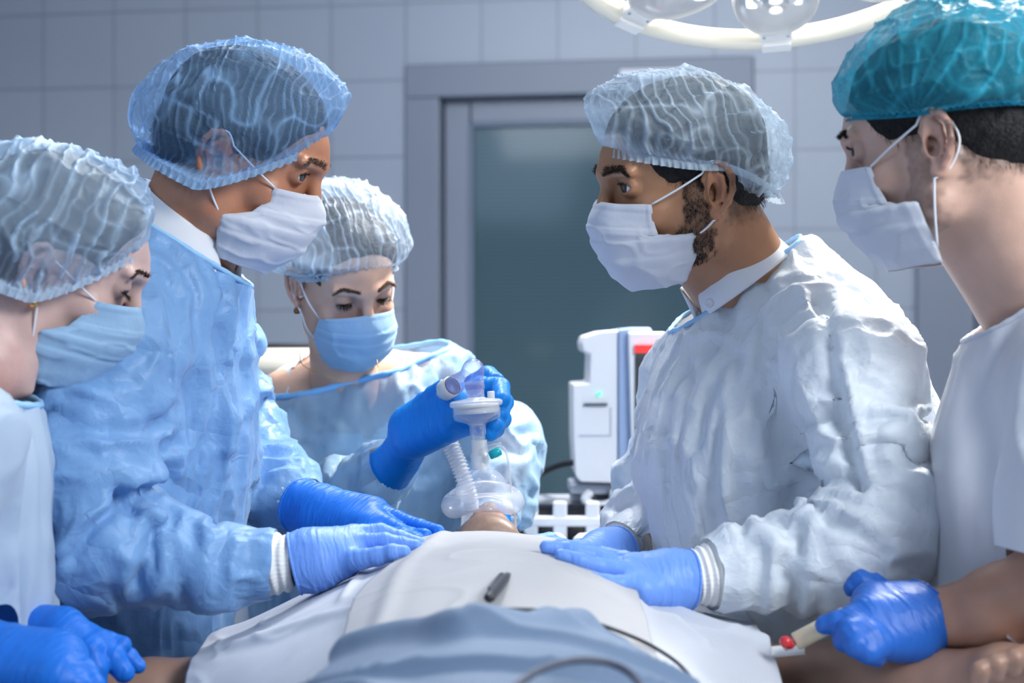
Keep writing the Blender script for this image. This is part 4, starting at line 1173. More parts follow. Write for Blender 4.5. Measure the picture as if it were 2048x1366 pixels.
# operating table under it all
root = empty('operating_table', (0, 1.5, 0), 'operating table with steel column and dark padded top under the drapes', 'operating table')
V, F = rbox((-.03, 1.35, .845), (.20, 1.05, .035), .02); mk('mattress', V, F, M['black'], root)
V, F = rbox((-.03, 1.35, .79), (.19, 1.03, .02), .006); mk('table_top', V, F, M['steel'], root, smooth=False)
V, F = joinm([rbox((-.03, 1.3, .42), (.12, .15, .36), .02), rbox((-.03, 1.3, .04), (.28, .5, .04), .02)]); mk('column', V, F, M['steel'], root, smooth=False)
for sg, ex in ((-1, -.33), (1, .30)):
    V, F = rbox((sg * .50 - .02, 1.70, .885), (.26, .06, .022), .012); mk('arm_board', V, F, M['black'], root)
V, F = rbox((-.03, 2.10, .892), (.14, .10, .016), .012); mk('head_rest', V, F, M['black'], root)

# patient
M['skin_patient'] = skinmat('skin_patient', (.47, .30, .225)); M['skin_patient'].name = 'skin_patient'
TP = Xf((-.030, 2.075, 1.011), rotm(180, 104, 0), 1.05)
root = empty('person', (-.03, 1.6, .88), 'patient lying on the operating table under a clear breathing mask, head tipped back', 'person')
aR = [P(1480, 1370, 1.80), P(1660, 1372, 1.74), P(1830, 1368, 1.66), P(1975, 1362, 1.60)]; aL = [P(440, 1392, 1.80), P(300, 1402, 1.77), P(120, 1420, 1.74)]
sh = .96
bo = [('u', 0, shp_e((-.03, 1.70, 1.0), (.17, .24, .092))), ('u', .05, shp_e((-.03, 1.42, .985), (.155, .25, .085))), ('u', .05, shp_e((-.03, 1.12, .97), (.16, .22, .08))),
      ('u', .05, shp_c((-.19, 1.83, .965), aL[0], .055, .045)), ('u', .05, shp_c((.13, 1.83, .965), aR[0], .055, .047)), ('u', .04, shp_c((-.03, 1.88, .99), (-.03, 1.98, .975), .08, .06))]
bo += [('u', .01, s) for s in chain(aR, [.046, .047, .040, .030])] + [('u', .01, s) for s in chain(aL, [.045, .046, .040])]
# right hand of the picture: loosely curled bare fingers
hb = P(2010, 1352, 1.58)
bo += [('u', .015, shp_c(aR[-1], hb, .030, .032)), ('u', .01, shp_c(hb, P(2070, 1350, 1.56), .030, .028))]
for i, (x, y) in enumerate([(1960, 1340), (1994, 1327), (2030, 1316)]):
    p0 = P(x + 75, y - 14, 1.56); bo += [('u', .004, shp_c(p0, P(x + 34, y - 12, 1.52), .0105, .0100)), ('u', .002, shp_c(P(x + 34, y - 12, 1.52), P(x, y, 1.50), .0100, .0088)), ('u', .002, shp_c(P(x, y, 1.50), P(x - 2, y + 22, 1.505), .0088, .008))]
for sg in (1, -1): bo += [('u', .04, shp_c((-.03 + sg * .09, 1.0, .96), (-.03 + sg * .10, .45, .95), .08, .05))]
bP = build_head(root, TP, ((-.03, 1.955, .985), .066), .0022, M['skin_patient'], lids=0, beard=.42, seed=5, vis_hair=False, hair='hair_dark', stub=1, gaze=(0, 0, 1), body_ops=bo, bvox=.006 if LOW else .0035, btint=(.72, .66, .64))  # btint: body and arms tinted darker than the face, shade included
make_cap(TP, bP, M['cap_teal'], (0, -.035, .055), (.095, .115, .095), -10, (.062, .03, -.02), 3, nt=200, nr=70)

# marker-like electrosurgical pencil on the drape
a = hit(978, 1203, .022); b = a + np.array([.0215, .150, .006])
dd = (b - a) / np.linalg.norm(b - a); R_ = frame_to(dd, (1, 0, 0)); ln = np.linalg.norm(b - a)
root = empty('surgical_knife', a, 'dark grey surgical knife lying on the grey chest drape', 'scalpel')
M['knife_grey'] = simple('knife_grey', (.045, .045, .05), .35, metal=.3)
V, F = lathe([(0, -.001), (.0046, 0), (.0056, .003), (.0058, .010), (.0062, ln * .35), (.0054, ln * .62), (.0036, ln * .78), (.0026, ln * .80), (0, ln * .80)], 24)
mk('handle', V * [1, .8, 1] @ R_.T + a + [0, 0, .003], F, M['knife_grey'], root)
V, F = lathe([(0, -.003), (.0026, -.003), (.0036, .0), (.0036, .004)], 16); mk('end_cap', V @ R_.T + a + [0, 0, .003], F, M['black'], root)
V, F = rbox((-.0050, 0, ln * .5), (.0026, .0030, ln * .26), .002); mk('grip', V @ R_.T + a + [0, 0, .0035], F, M['black'], root)
V, F = prism([(-.0030, ln * .74), (.003, ln * .74), (.0028, ln * .90), (.0042, ln * 1.12), (-.0015, ln * .98)], -.0006, .0006); V = V[:, [0, 1, 2]]
mk('blade', V @ R_.T + a + [0, 0, .003], F, M['dark_metal'], root, smooth=False)

pth = [hit(x, y, o) for x, y, o in [(962, 1217, .027), (1010, 1218, .028), (1100, 1222, .028), (1160, 1236, .026), (1225, 1258, .024), (1290, 1285, .019), (1345, 1318, .017), (1378, 1350, .017), (1392, 1380, .017)]]
V, F = tube(smooth_path(pth, 90), .0018, 8); tag(mk('black_cable', V, F, M['black']), 'thin black cable curving from the blue drape down over the white drape', 'cable')
pth = [hit(x, y, .048, .9) for x, y in [(1005, 1400), (1040, 1366), (1085, 1338), (1150, 1321), (1215, 1325), (1262, 1348), (1290, 1385)]]
V, F = tube(smooth_path(pth, 60), .0030, 8); tag(mk('grey_hose', V, F, simple('hose_grey', (.07, .08, .12), .5)), 'dark grey hose looping over the blue drape at the bottom edge', 'hose')


# ------------------------------------------------------------------ staff
def torso_ops(c, lat, fwd, dims, hipc, hdims):
    """inner body: ribcage and hips"""
    return [('u', 0, shp_e(c, dims, frame3(lat, fwd))), ('u', .06, shp_e(hipc, hdims, frame3(lat, fwd)))]


def frame3(lat, fwd):
    l = np.array(lat, float); l /= np.linalg.norm(l); f = np.array(fwd, float); f = f - l * (f @ l); f /= np.linalg.norm(f); return np.stack([l, f, np.cross(l, f)], 1)


GV = .010 if LOW else .0055
HV = .0030 if LOW else .0019
GL = .0030 if LOW else .0018

# ---- surgeon on the right, facing left
T = Xf((.2124, 2.0, 1.5405), rotm(104, -11, -9), 1.0)
M['skin_right'] = skinmat('skin_right', (.47, .235, .125))
root = empty('person', (.50, 2.08, 0), 'bearded person in pale gown and pleated cap, facing left with gloved hands on the patient', 'person')
lat = np.array([.26, -.966, 0]); fw = np.array([-.966, -.26, 0])
nb = P(1520, 610, 2.05)
bo = [('u', 0, shp_e(P(1590, 880, 2.08), (.15, .10, .22), frame3(lat, fw))), ('u', .06, shp_e(P(1640, 1250, 2.1), (.12, .10, .20), frame3(lat, fw))),
      ('u', .04, shp_c(nb, P(1680, 790, 1.93), .045, .042)), ('u', .02, shp_c(P(1690, 800, 1.91), P(1730, 1080, 1.84), .045, .040)), ('u', .02, shp_c(P(1730, 1085, 1.84), P(1430, 1152, 1.79), .042, .024)),
      ('u', .04, shp_c(nb, P(1440, 780, 2.22), .045, .042)), ('u', .02, shp_c(P(1440, 780, 2.24), P(1340, 985, 2.25), .042, .030)), ('u', .02, shp_c(P(1340, 990, 2.25), P(1250, 1098, 2.13), .028, .018))]
bo += legs(P(1650, 1500, 2.1), 0, 0, fw[:2])
bR = build_head(root, T, (nb, .060), HV, M['skin_right'], beard=.80, seed=1, gaze=(-1, .02, .02), brow_t=1.25, body_ops=bo)
make_cap(T, bR, M['cap_pale'], (0, -.014, .060), (.096, .136, .082), 22, (.068, .036, -.030), 11, pd=(0, 1, -.15), freq=72, amp=.0042, cells=42, yb=-.016, ab=(.084, .109))
make_mask(T, bR, M['mask_white'], [(.060, .064, -.004), (.057, .063, -.026), (.058, .060, -.044), (.070, .016, -.050), (.066, .018, -.074), (.060, .024, -.092), (.050, .030, -.106)], seed=3)
g_ops = [('u', 0, shp_e(P(1540, 900, 2.08), (.205, .162, .235), frame3(lat, fw))), ('u', .05, shp_e(P(1650, 880, 2.10), (.20, .12, .22), frame3(lat, fw))),
         ('u', .05, shp_c(P(1552, 602, 2.05), P(1690, 735, 1.90), .066, .076)), ('u', .04, shp_c(P(1495, 672, 2.07), P(1408, 765, 2.2), .062, .078)), ('u', .03, shp_c(P(1570, 555, 2.06), P(1485, 668, 2.05), .060, .066)),
         ('u', .06, shp_c(P(1540, 950, 2.08), P(1570, 1350, 2.08), .158, .145)), ('u', .06, shp_c(P(1695, 930, 2.12), P(1735, 1250, 2.14), .135, .155)),
         ('u', .06, shp_c(P(1640, 1300, 2.1), P(1640, 1900, 2.1), .16, .17)),
         ('u', .035, shp_c(P(1705, 765, 1.88), P(1742, 1020, 1.82), .080, .082)), ('u', .02, shp_c(P(1735, 1060, 1.81), P(1690, 1105, 1.80), .085, .078)), ('u', .02, shp_c(P(1700, 1105, 1.80), P(1440, 1145, 1.79), .075, .046)), ('u', .01, shp_c(P(1440, 1145, 1.79), P(1385, 1150, 1.78), .046, .032)),
         ('u', .04, shp_c(P(1410, 790, 2.24), P(1340, 960, 2.25), .080, .072)), ('u', .02, shp_c(P(1330, 985, 2.24), P(1262, 1092, 2.13), .070, .048)), ('u', .01, shp_c(P(1262, 1092, 2.13), P(1215, 1110, 2.10), .044, .03))]
st = [([P(1640, 600, 1.9), P(1655, 700, 1.8), P(1680, 830, 1.78), P(1712, 960, 1.76)], .010, -.010), ([P(1660, 640, 1.9), P(1690, 720, 1.8), P(1712, 830, 1.78), P(1730, 940, 1.76)], .008, .009),
      ([P(1540, 800, 1.85), P(1575, 900, 1.85), P(1600, 960, 1.85), P(1592, 1030, 1.85)], .016, -.024), ([P(1600, 1000, 1.8), P(1680, 1020, 1.75), P(1740, 1040, 1.75)], .010, .010), ([P(1590, 1045, 1.8), P(1650, 1040, 1.75), P(1730, 1075, 1.75)], .009, -.012),
      ([P(1610, 960, 1.8), P(1700, 952, 1.75), P(1718, 970, 1.75)], .008, -.009), ([P(1640, 1035, 1.8), P(1670, 1100, 1.75), P(1720, 1160, 1.75)], .008, .008), ([P(1330, 780, 1.9), P(1310, 900, 1.9), P(1330, 1060, 1.9)], .010, .008),
      ([P(1400, 680, 1.9), P(1350, 800, 1.9), P(1325, 900, 1.9)], .007, .006), ([P(1470, 650, 1.9), P(1455, 800, 1.9), P(1450, 1000, 1.9)], .009, .005), ([P(1650, 690, 1.8), P(1760, 740, 1.8), P(1830, 770, 1.85)], .006, -.005),
      ([P(1560, 640, 1.9), P(1600, 760, 1.85), P(1640, 860, 1.8)], .008, .006), ([P(1850, 800, 1.9), P(1860, 1000, 1.9), P(1840, 1150, 1.9)], .010, .008)]
gR, lp = make_gown(bR, g_ops, GV, M['gown_pale'], [(P(1492, 552, 2.05), (-.60, -.02, .78), .15), (P(1412, 1150, 1.785), P(1385, 1150, 1.78) - P(1440, 1145, 1.79), .045), (P(1238, 1102, 2.115), P(1215, 1110, 2.10) - P(1262, 1092, 2.13), .045), (P(1600, 1900, 2.1) * [1, 1, 0] + [0, 0, .40], (0, 0, -1), .8)],
                   21, [(.006, (6, 6, 2.5), 3), (.003, (14, 14, 8), 3)],
                   arms=[([P(1742, 900, 1.82), P(1720, 1090, 1.80), P(1440, 1145, 1.79)], .008, .045), ([P(1340, 900, 2.25), P(1330, 985, 2.24), P(1230, 1105, 2.11)], .008, .04)], strokes=st)
trim(gR, near_loop(lp, P(1492, 552, 2.05)), .0035, M['trim_blue'])
# stand collar of the shirt with its button
def collar(parent, c, axis, ra, rb, h, gap_dir, gap=.35, tilt=0, mat='shirt', thick=.003, flare=.0, rise=0, el=1.0, name='shirt_collar'):
    Rm = frame_to(axis, gap_dir); th = np.linspace(gap, 2 * math.pi - gap, 90); n = 14; V = []
    for j in range(n):
        t = j / (n - 1); r = ra + (rb - ra) * t
        hh = h * t * np.minimum(1, np.sqrt(np.maximum(0, (np.minimum(th - gap, 2 * math.pi - gap - th)) / .25) + .35 * (1 - t))) 
        V.append(np.stack([r * np.cos(th), el * r * np.sin(th), hh + rise * (1 - np.cos(th)) * .5], 1))
    V = np.array(c) + np.concatenate(V) @ Rm.T; i = np.arange(n - 1)[:, None] * 90; k = np.arange(89)[None]
    F = np.stack([i + k, i + k + 1, i + 90 + k + 1, i + 90 + k], -1).reshape(-1, 4); o = mk(name, V, F, M[mat], parent)
    s = o.modifiers.new('thickness', 'SOLIDIFY'); s.thickness = thick; s.offset = 0; return o
cl = collar(bR, P(1488, 572, 2.045), (-.60, 0, .80), .075, .066, .046, (-1, -.35, -.7), .16)
V, F = lathe([(0, .0012), (.003, .0012), (.0046, .0022), (.0058, .0010), (.0058, -.001), (0, -.001)], 20, (frame_to((-.6, -1, .1)), P(1419, 606, 1.972))); mk('button', V, F, M['white_plastic'], cl)
cuff(bR, P(1432, 1148, 1.79), P(1378, 1156, 1.784), .0365, .0285, 2)
cuff(bR, P(1262, 1090, 2.135), P(1222, 1104, 2.10), .0365, .0285, 3)
# near hand: px polylines (depth in metres)
wr = P(1372, 1162, 1.86)
palm = [(P(1396, 1160, 1.862), P(1340, 1160, 1.86), .033, .0315), (P(1340, 1148, 1.865), P(1262, 1134, 1.855), .026, .0165), (P(1335, 1178, 1.85), P(1285, 1182, 1.82), .026, .0185), (P(1320, 1162, 1.855), P(1262, 1158, 1.84), .026, .0165)]
fin = [([P(1222, 1131, 1.85), P(1180, 1124, 1.835), P(1135, 1114, 1.825), P(1093, 1111, 1.82)], [.0108, .0096, .0090, .0076]),
       ([P(1244, 1154, 1.83), P(1200, 1151, 1.81), P(1160, 1139, 1.80), P(1122, 1127, 1.80)], [.0108, .0096, .0088, .0074]),
       ([P(1268, 1181, 1.81), P(1238, 1186, 1.79), P(1212, 1182, 1.785), P(1184, 1173, 1.785)], [.0110, .0094, .0085, .0070]),
       ([P(1222, 1122, 1.875), P(1170, 1112, 1.87), P(1120, 1103, 1.86)], [.0100, .0090, .0074]),
       ([P(1300, 1140, 1.88), P(1250, 1124, 1.91), P(1205, 1116, 1.92)], [.016, .012, .009])]
glove(bR, palm, fin, M['glove_violet'], GL, rim=.009, seed=2, rest=0.957)
palm = [(P(1240, 1100, 2.11), P(1205, 1108, 2.09), .033, .030), (P(1205, 1104, 2.09), P(1160, 1112, 2.05), .026, .017), (P(1205, 1116, 2.08), P(1165, 1122, 2.04), .026, .017)]
fin = [([P(1165, 1106, 2.06), P(1130, 1100, 2.03), P(1100, 1096, 2.0), P(1075, 1096, 1.98)], [.012, .011, .010, .008]), ([P(1162, 1114, 2.04), P(1125, 1110, 2.0), P(1095, 1108, 1.97), P(1070, 1108, 1.95)], [.012, .011, .010, .008]),
       ([P(1160, 1120, 2.03), P(1130, 1120, 1.99), P(1105, 1118, 1.96), P(1085, 1118, 1.94)], [.012, .011, .010, .008]), ([P(1168, 1126, 2.02), P(1145, 1130, 1.98), P(1125, 1130, 1.95), P(1108, 1130, 1.93)], [.012, .0105, .0095, .0075]),
       ([P(1190, 1100, 2.10), P(1160, 1096, 2.11), P(1130, 1096, 2.10)], [.014, .012, .009])]
glove(bR, palm, fin, M['glove_violet'], GL, rim=.006, seed=4, rest=0.985)

# ---- surgeon on the left, facing right
T = Xf((-.342, 2.0, 1.575), rotm(-89, -24, 9), 1.0)
M['skin_left'] = skinmat('skin_left', (.53, .235, .135))
root = empty('person', (-.47, 2.03, 0), 'person with white shirt collar, blue gown and big sheer blue cap, facing right', 'person')
lat = np.array([0, 1, 0]); fw = np.array([1., 0, 0])
nb = P(352, 520, 2.02)
bo = [('u', 0, shp_e(P(320, 780, 2.05), (.16, .11, .24), frame3(lat, fw))), ('u', .06, shp_e(P(235, 1200, 2.05), (.10, .09, .20), frame3(lat, fw))),
      ('u', .05, shp_c(nb, P(210, 720, 1.88), .055, .055)), ('u', .02, shp_c(P(200, 740, 1.87), P(190, 1040, 1.84), .055, .042)), ('u', .02, shp_c(P(190, 1050, 1.84), P(540, 1128, 1.82), .040, .024)),
      ('u', .05, shp_c(nb, P(410, 700, 2.23), .055, .05)), ('u', .02, shp_c(P(420, 700, 2.24), P(480, 930, 2.26), .05, .04)), ('u', .02, shp_c(P(480, 930, 2.26), P(605, 1010, 2.14), .04, .027))]
bo += legs(P(230, 1500, 2.05), 0, 0, fw[:2])
bL = build_head(root, T, (nb, .062), HV, M['skin_left'], seed=2, gaze=(.98, .05, -.10), brow='brow_grey', hair='hair_grey', body_ops=bo, iris='iris_blue')
make_cap(T, bL, M['cap_blue'], (0, -.020, .055), (.108, .137, .091), 26, (.062, -.030, -.026), 21, pd=(.0, 1, .25), freq=100, amp=.0028, yb=-.018, ab=(.099, .104), dn=.5)
make_mask(T, bL, M['mask_white'], [(.060, .064, -.004), (.058, .060, -.024), (.062, .050, -.042), (.070, .018, -.060), (.064, .020, -.080), (.058, .024, -.098), (.050, .030, -.112)], seed=5)
g_ops = [('u', 0, shp_e(P(318, 775, 2.05), (.20, .105, .25), frame3(lat, fw))), ('u', .05, shp_e(P(270, 820, 2.05), (.20, .14, .26), frame3(lat, fw))),
         ('u', .04, shp_c(P(345, 545, 2.03), P(235, 690, 1.90), .080, .085)), ('u', .04, shp_c(P(375, 565, 2.04), P(395, 680, 2.20), .064, .074)), ('u', .03, shp_c(P(405, 578, 2.04), P(395, 700, 2.05), .048, .065)),
         ('u', .06, shp_c(P(300, 900, 2.06), P(232, 1330, 2.04), .118, .140)), ('u', .06, shp_c(P(200, 900, 2.1), P(150, 1400, 2.1), .16, .17)), ('u', .06, shp_c(P(200, 1350, 2.10), P(200, 1950, 2.10), .16, .17)),
         ('u', .035, shp_c(P(205, 745, 1.87), P(180, 960, 1.83), .094, .090)), ('u', .02, shp_c(P(180, 960, 1.83), P(205, 1060, 1.82), .088, .084)), ('u', .02, shp_c(P(215, 1080, 1.82), P(420, 1132, 1.81), .080, .054)), ('u', .01, shp_c(P(420, 1132, 1.81), P(525, 1128, 1.815), .054, .044)), ('u', .01, shp_c(P(525, 1128, 1.815), P(580, 1128, 1.815), .040, .03)),
         ('u', .04, shp_c(P(405, 720, 2.22), P(470, 880, 2.25), .074, .070)), ('u', .02, shp_c(P(490, 910, 2.25), P(580, 1000, 2.16), .072, .056)), ('u', .01, shp_c(P(580, 1000, 2.16), P(640, 1030, 2.12), .055, .036))]
st = [([P(130, 760, 1.8), P(210, 800, 1.75), P(290, 860, 1.75), P(320, 900, 1.75)], .007, .007), ([P(300, 780, 1.85), P(330, 870, 1.85), P(325, 960, 1.85)], .014, -.020), ([P(250, 700, 1.85), P(300, 790, 1.85), P(320, 880, 1.85), P(322, 960, 1.8)], .009, .012),
      ([P(135, 1100, 1.74), P(170, 1040, 1.74), P(230, 985, 1.74), P(290, 962, 1.76)], .008, .012), ([P(150, 1110, 1.74), P(190, 1050, 1.74), P(245, 1000, 1.74)], .008, -.010), ([P(240, 990, 1.75), P(270, 1010, 1.76), P(290, 985, 1.78)], .012, -.020),
      ([P(270, 1000, 1.75), P(310, 1040, 1.77), P(340, 1060, 1.8)], .008, .012), ([P(270, 1160, 1.76), P(310, 1080, 1.78), P(350, 1040, 1.8)], .007, -.009), ([P(240, 1100, 1.75), P(262, 1120, 1.75), P(245, 1170, 1.75)], .012, .008),
      ([P(230, 460, 1.95), P(300, 640, 1.9), P(340, 760, 1.9)], .006, .005), ([P(445, 590, 1.98), P(470, 700, 1.95), P(470, 800, 1.95), P(455, 900, 1.95)], .010, .014), ([P(430, 620, 1.98), P(445, 720, 1.95), P(430, 880, 1.95)], .010, -.010),
      ([P(380, 760, 1.9), P(400, 900, 1.9), P(380, 1040, 1.9)], .016, -.012), ([P(340, 660, 1.9), P(375, 800, 1.9), P(360, 950, 1.9)], .010, .008), ([P(400, 1060, 1.85), P(470, 1090, 1.85), P(540, 1100, 1.86)], .006, .006),
      ([P(500, 1080, 1.86), P(430, 1150, 1.85), P(340, 1180, 1.82)], .006, .006), ([P(180, 1220, 1.85), P(300, 1250, 1.85), P(420, 1230, 1.9)], .010, .006), ([P(60, 900, 1.8), P(80, 1050, 1.8), P(140, 1180, 1.8)], .010, .006)]
gL, lp = make_gown(bL, g_ops, GV, M['gown_blue'], [(P(362, 480, 2.02), (.50, .03, .80), .165), (P(556, 1128, 1.815), (1, 0, 0), .045), (P(610, 1016, 2.14), P(640, 1030, 2.12) - P(580, 1000, 2.16), .045), (P(200, 1900, 2.1) * [1, 1, 0] + [0, 0, .40], (0, 0, -1), .8)],
                   41, [(.006, (6, 6, 2.5), 3), (.003, (14, 14, 8), 3)],
                   arms=[([P(180, 900, 1.83), P(205, 1070, 1.82), P(540, 1130, 1.815)], .007, .055), ([P(470, 800, 2.24), P(490, 910, 2.25), P(620, 1020, 2.13)], .009, .045)], strokes=st)
trim(gL, near_loop(lp, P(362, 480, 2.02)), .0035, M['trim_blue'])
collar(bL, P(350, 530, 2.02), (.38, 0, 1.0), .084, .073, .044, (1, -.3, -.5), .30, rise=.045)
cuff(bL, P(530, 1128, 1.815), P(590, 1127, 1.813), .0375, .0290, 7, 3)
cuff(bL, P(588, 1001, 2.150), P(612, 1012, 2.138), .0400, .034, 8, 1)
palm = [(P(572, 1130, 1.885), P(625, 1122, 1.89), .034, .033), (P(620, 1106, 1.89), P(700, 1078, 1.905), .027, .0165), (P(625, 1132, 1.88), P(690, 1122, 1.875), .028, .020), (P(640, 1118, 1.885), P(702, 1098, 1.89), .030, .0165)]
fin = [([P(715, 1067, 1.91), P(762, 1064, 1.915), P(801, 1077, 1.91), P(838, 1102, 1.90)], [.0106, .0096, .0090, .0074]),
       ([P(722, 1085, 1.89), P(770, 1083, 1.885), P(806, 1094, 1.88), P(832, 1108, 1.875)], [.0108, .0096, .0088, .0074]),
       ([P(718, 1100, 1.895), P(765, 1100, 1.89), P(800, 1106, 1.885), P(826, 1114, 1.88)], [.0100, .0088, .0080, .0066]),
       ([P(708, 1121, 1.86), P(755, 1122, 1.85), P(785, 1121, 1.845), P(808, 1120, 1.845)], [.0125, .0104, .0092, .0076]),
       ([P(650, 1100, 1.91), P(700, 1095, 1.94), P(740, 1100, 1.95)], [.016, .012, .009])]
glove(bL, palm, fin, M['glove_violet'], GL, rim=.010, seed=6, rest=0.962)
palm = [(P(590, 1008, 2.145), P(640, 1026, 2.12), .036, .034), (P(640, 1020, 2.12), P(745, 1028, 2.08), .031, .023), (P(645, 1040, 2.11), P(740, 1056, 2.05), .031, .023)]
fin = [([P(750, 1022, 2.08), P(795, 1040, 2.06), P(840, 1056, 2.03), P(876, 1078, 2.0)], [.0130, .0115, .0105, .0085]), ([P(745, 1034, 2.06), P(785, 1058, 2.03), P(820, 1074, 2.0), P(850, 1086, 1.98)], [.0140, .0120, .0108, .0085]),
       ([P(738, 1050, 2.05), P(775, 1074, 2.02), P(808, 1088, 1.99), P(835, 1096, 1.97)], [.0130, .0115, .0105, .0085]), ([P(728, 1062, 2.04), P(760, 1082, 2.01), P(790, 1094, 1.98), P(812, 1100, 1.96)], [.012, .011, .0095, .008]),
       ([P(690, 1020, 2.13), P(740, 1030, 2.16), P(780, 1048, 2.15)], [.016, .013, .010])]
glove(bL, palm, fin, M['glove_deep'], GL, rim=.010, seed=8, rest=0.97)

# ---- nurse in the middle, holding the mask
T = Xf((-.2552, 2.45, 1.4361), rotm(-151, -28, 10), .95)
M['skin_nurse'] = skinmat('skin_nurse', (.66, .41, .30))
root = empty('person', (-.17, 2.62, 0), 'person with blue mask bent over the patient\'s head, holding the breathing mask', 'person')
lat = np.array([1, -.1, 0]); lat = lat / np.linalg.norm(lat); fw = np.array([-.1, -1, 0])
nb = P(690, 775, 2.50)
bo = [('u', 0, shp_e(P(712, 940, 2.56), (.15, .095, .20), frame3(lat, fw))), ('u', .06, shp_e(P(712, 1300, 2.60), (.15, .10, .20), frame3(lat, fw))), ('u', .04, shp_c(P(575, 800, 2.53), P(850, 768, 2.56), .050, .050)),
      ('u', .02, shp_c(P(575, 815, 2.53), P(600, 1000, 2.46), .045, .036)), ('u', .02, shp_c(P(600, 1005, 2.46), P(800, 900, 2.24), .032, .018)), ('u', .02, shp_c(P(870, 785, 2.56), P(1010, 930, 2.50), .045, .036)), ('u', .02, shp_c(P(1010, 930, 2.50), P(985, 1050, 2.36), .034, .022))]
bo += legs(P(712, 1450, 2.62), 0, 0, fw[:2], lat=.09)
bN = build_head(root, T, (nb, .050), HV, M['skin_nurse'], female=True, lids=0, seed=3, gaze=(.3, -.8, -.6), hair='hair_brown', body_ops=bo, bvox=.008, brow_t=.62, brow='brow_brown')
make_cap(T, bN, M['cap_grey'], (.012, -.030, .070), (.120, .132, .090), 6, (.072, .030, -.024), 31, pd=(1, 0, 0), freq=80, amp=.0045, yb=-.012, ab=(.082, .100))
make_mask(T, bN, M['mask_blue'], [(.060, .048, -.026), (.063, .044, -.040), (.063, .042, -.052), (.063, .038, -.068), (.058, .038, -.088), (.050, .044, -.104)], seed=7, ear_hook=[(.077, .006, .018), (.081, -.014, .022), (.083, -.020, .000), (.080, -.010, -.022), (.075, .012, -.040)])
g_ops = [('u', 0, shp_e(P(712, 950, 2.56), (.185, .130, .22), frame3(lat, fw))), ('u', .05, shp_c(P(585, 810, 2.54), P(850, 775, 2.57), .070, .072)), ('u', .05, shp_c(P(640, 830, 2.50), P(780, 815, 2.50), .06, .06)),
         ('u', .06, shp_c(P(712, 1000, 2.58), P(712, 1500, 2.62), .165, .18)), ('u', .06, shp_c(P(712, 1500, 2.62), P(712, 1900, 2.62), .18, .22)),
         ('u', .03, shp_c(P(572, 825, 2.53), P(575, 985, 2.46), .066, .062)), ('u', .02, shp_c(P(590, 1005, 2.44), P(720, 985, 2.32), .062, .052)), ('u', .01, shp_c(P(720, 985, 2.32), P(795, 922, 2.255), .052, .042)),
         ('u', .03, shp_c(P(880, 785, 2.57), P(985, 900, 2.51), .066, .068)), ('u', .02, shp_c(P(1000, 900, 2.51), P(1005, 985, 2.42), .068, .055)), ('u', .02, shp_c(P(1005, 985, 2.42), P(985, 1060, 2.34), .052, .034))]
st = [([P(560, 830, 2.45), P(620, 940, 2.42), P(660, 1040, 2.4)], .010, .008), ([P(700, 790, 2.4), P(740, 900, 2.4), P(770, 960, 2.4)], .008, .005), ([P(545, 900, 2.4), P(580, 960, 2.4), P(600, 1020, 2.4)], .010, -.008), ([P(850, 820, 2.45), P(880, 950, 2.4), P(900, 1050, 2.4)], .010, .007),
      ([P(1010, 860, 2.45), P(1040, 900, 2.42), P(1070, 870, 2.42)], .008, .012), ([P(1000, 1000, 2.4), P(1040, 940, 2.4), P(1075, 900, 2.42)], .007, .012), ([P(990, 940, 2.4), P(1030, 980, 2.4), P(1075, 990, 2.4)], .008, -.012), ([P(690, 1000, 2.3), P(740, 960, 2.28), P(790, 960, 2.25)], .008, .008)]
gN, lp = make_gown(bN, g_ops, GV * 1.1, M['gown_sheer'], [(P(688, 748, 2.50), (-.20, -.24, 1), .21), (P(790, 926, 2.26), P(785, 935, 2.26) - P(720, 985, 2.32), .045), (P(988, 1050, 2.35), P(985, 1060, 2.34) - P(1005, 985, 2.42), .05), (P(712, 1900, 2.6) * [1, 1, 0] + [0, 0, .40], (0, 0, -1), .8)],
                   61, [(.007, (6, 6, 3), 2), (.005, (12, 12, 6), 2), (.003, (24, 24, 18), 2)], arms=[([P(575, 900, 2.5), P(590, 1005, 2.44), P(785, 935, 2.26)], .007, .04), ([P(960, 850, 2.5), P(1000, 910, 2.5), P(985, 1050, 2.35)], .014, .038)], strokes=st)
trim(gN, near_loop(lp, P(688, 722, 2.50)), .0052, simple('neck_tape', (.22, .52, .90), .6))
# scrub top seen through the gown, with its V neck
sv, sf = sculpt([('u', 0, shp_e(P(712, 950, 2.56), (.170, .115, .21), frame3(lat, fw))), ('u', .05, shp_c(P(590, 812, 2.54), P(850, 780, 2.57), .058, .060)), ('u', .06, shp_c(P(712, 1000, 2.58), P(712, 1500, 2.62), .15, .16))], .008)
rx, rz = (sv[:, 0] - P(745, 0, 2.48)[0]), sv[:, 2]; zt = P(0, 872, 2.46)[2]
keep = ~((rz > zt + np.abs(rx) * 1.25) & (sv[:, 1] < 2.62)) & ~(np.linalg.norm(sv - nb, axis=1) < .085)
sf = sf[keep[sf].all(1)]; sv, sf = compact(sv, sf); mk('scrub_top', sv, sf, simple('scrub_white', (.62, .68, .78), .8), bN)
V, F = lathe([(0, -.005), (.004, -.004), (.0055, 0), (.004, .004), (0, .005)], 14, (np.eye(3), T((.080, -.004, -.036)))); mk('earring', V, F, simple('bronze', (.25, .12, .06), .3, metal=.8), bN)
V, F = tube(smooth_path([P(600, 700, 2.46), P(604, 728, 2.425), P(640, 748, 2.40), P(680, 760, 2.395)], 30), .0008, 6); V2, F2 = tube(smooth_path([P(756, 735, 2.40), P(752, 715, 2.41), P(746, 700, 2.43)], 16), .0008, 6)
mk('necklace', V, F, M['gold'], bN); mk('necklace', V2, F2, M['gold'], bN)
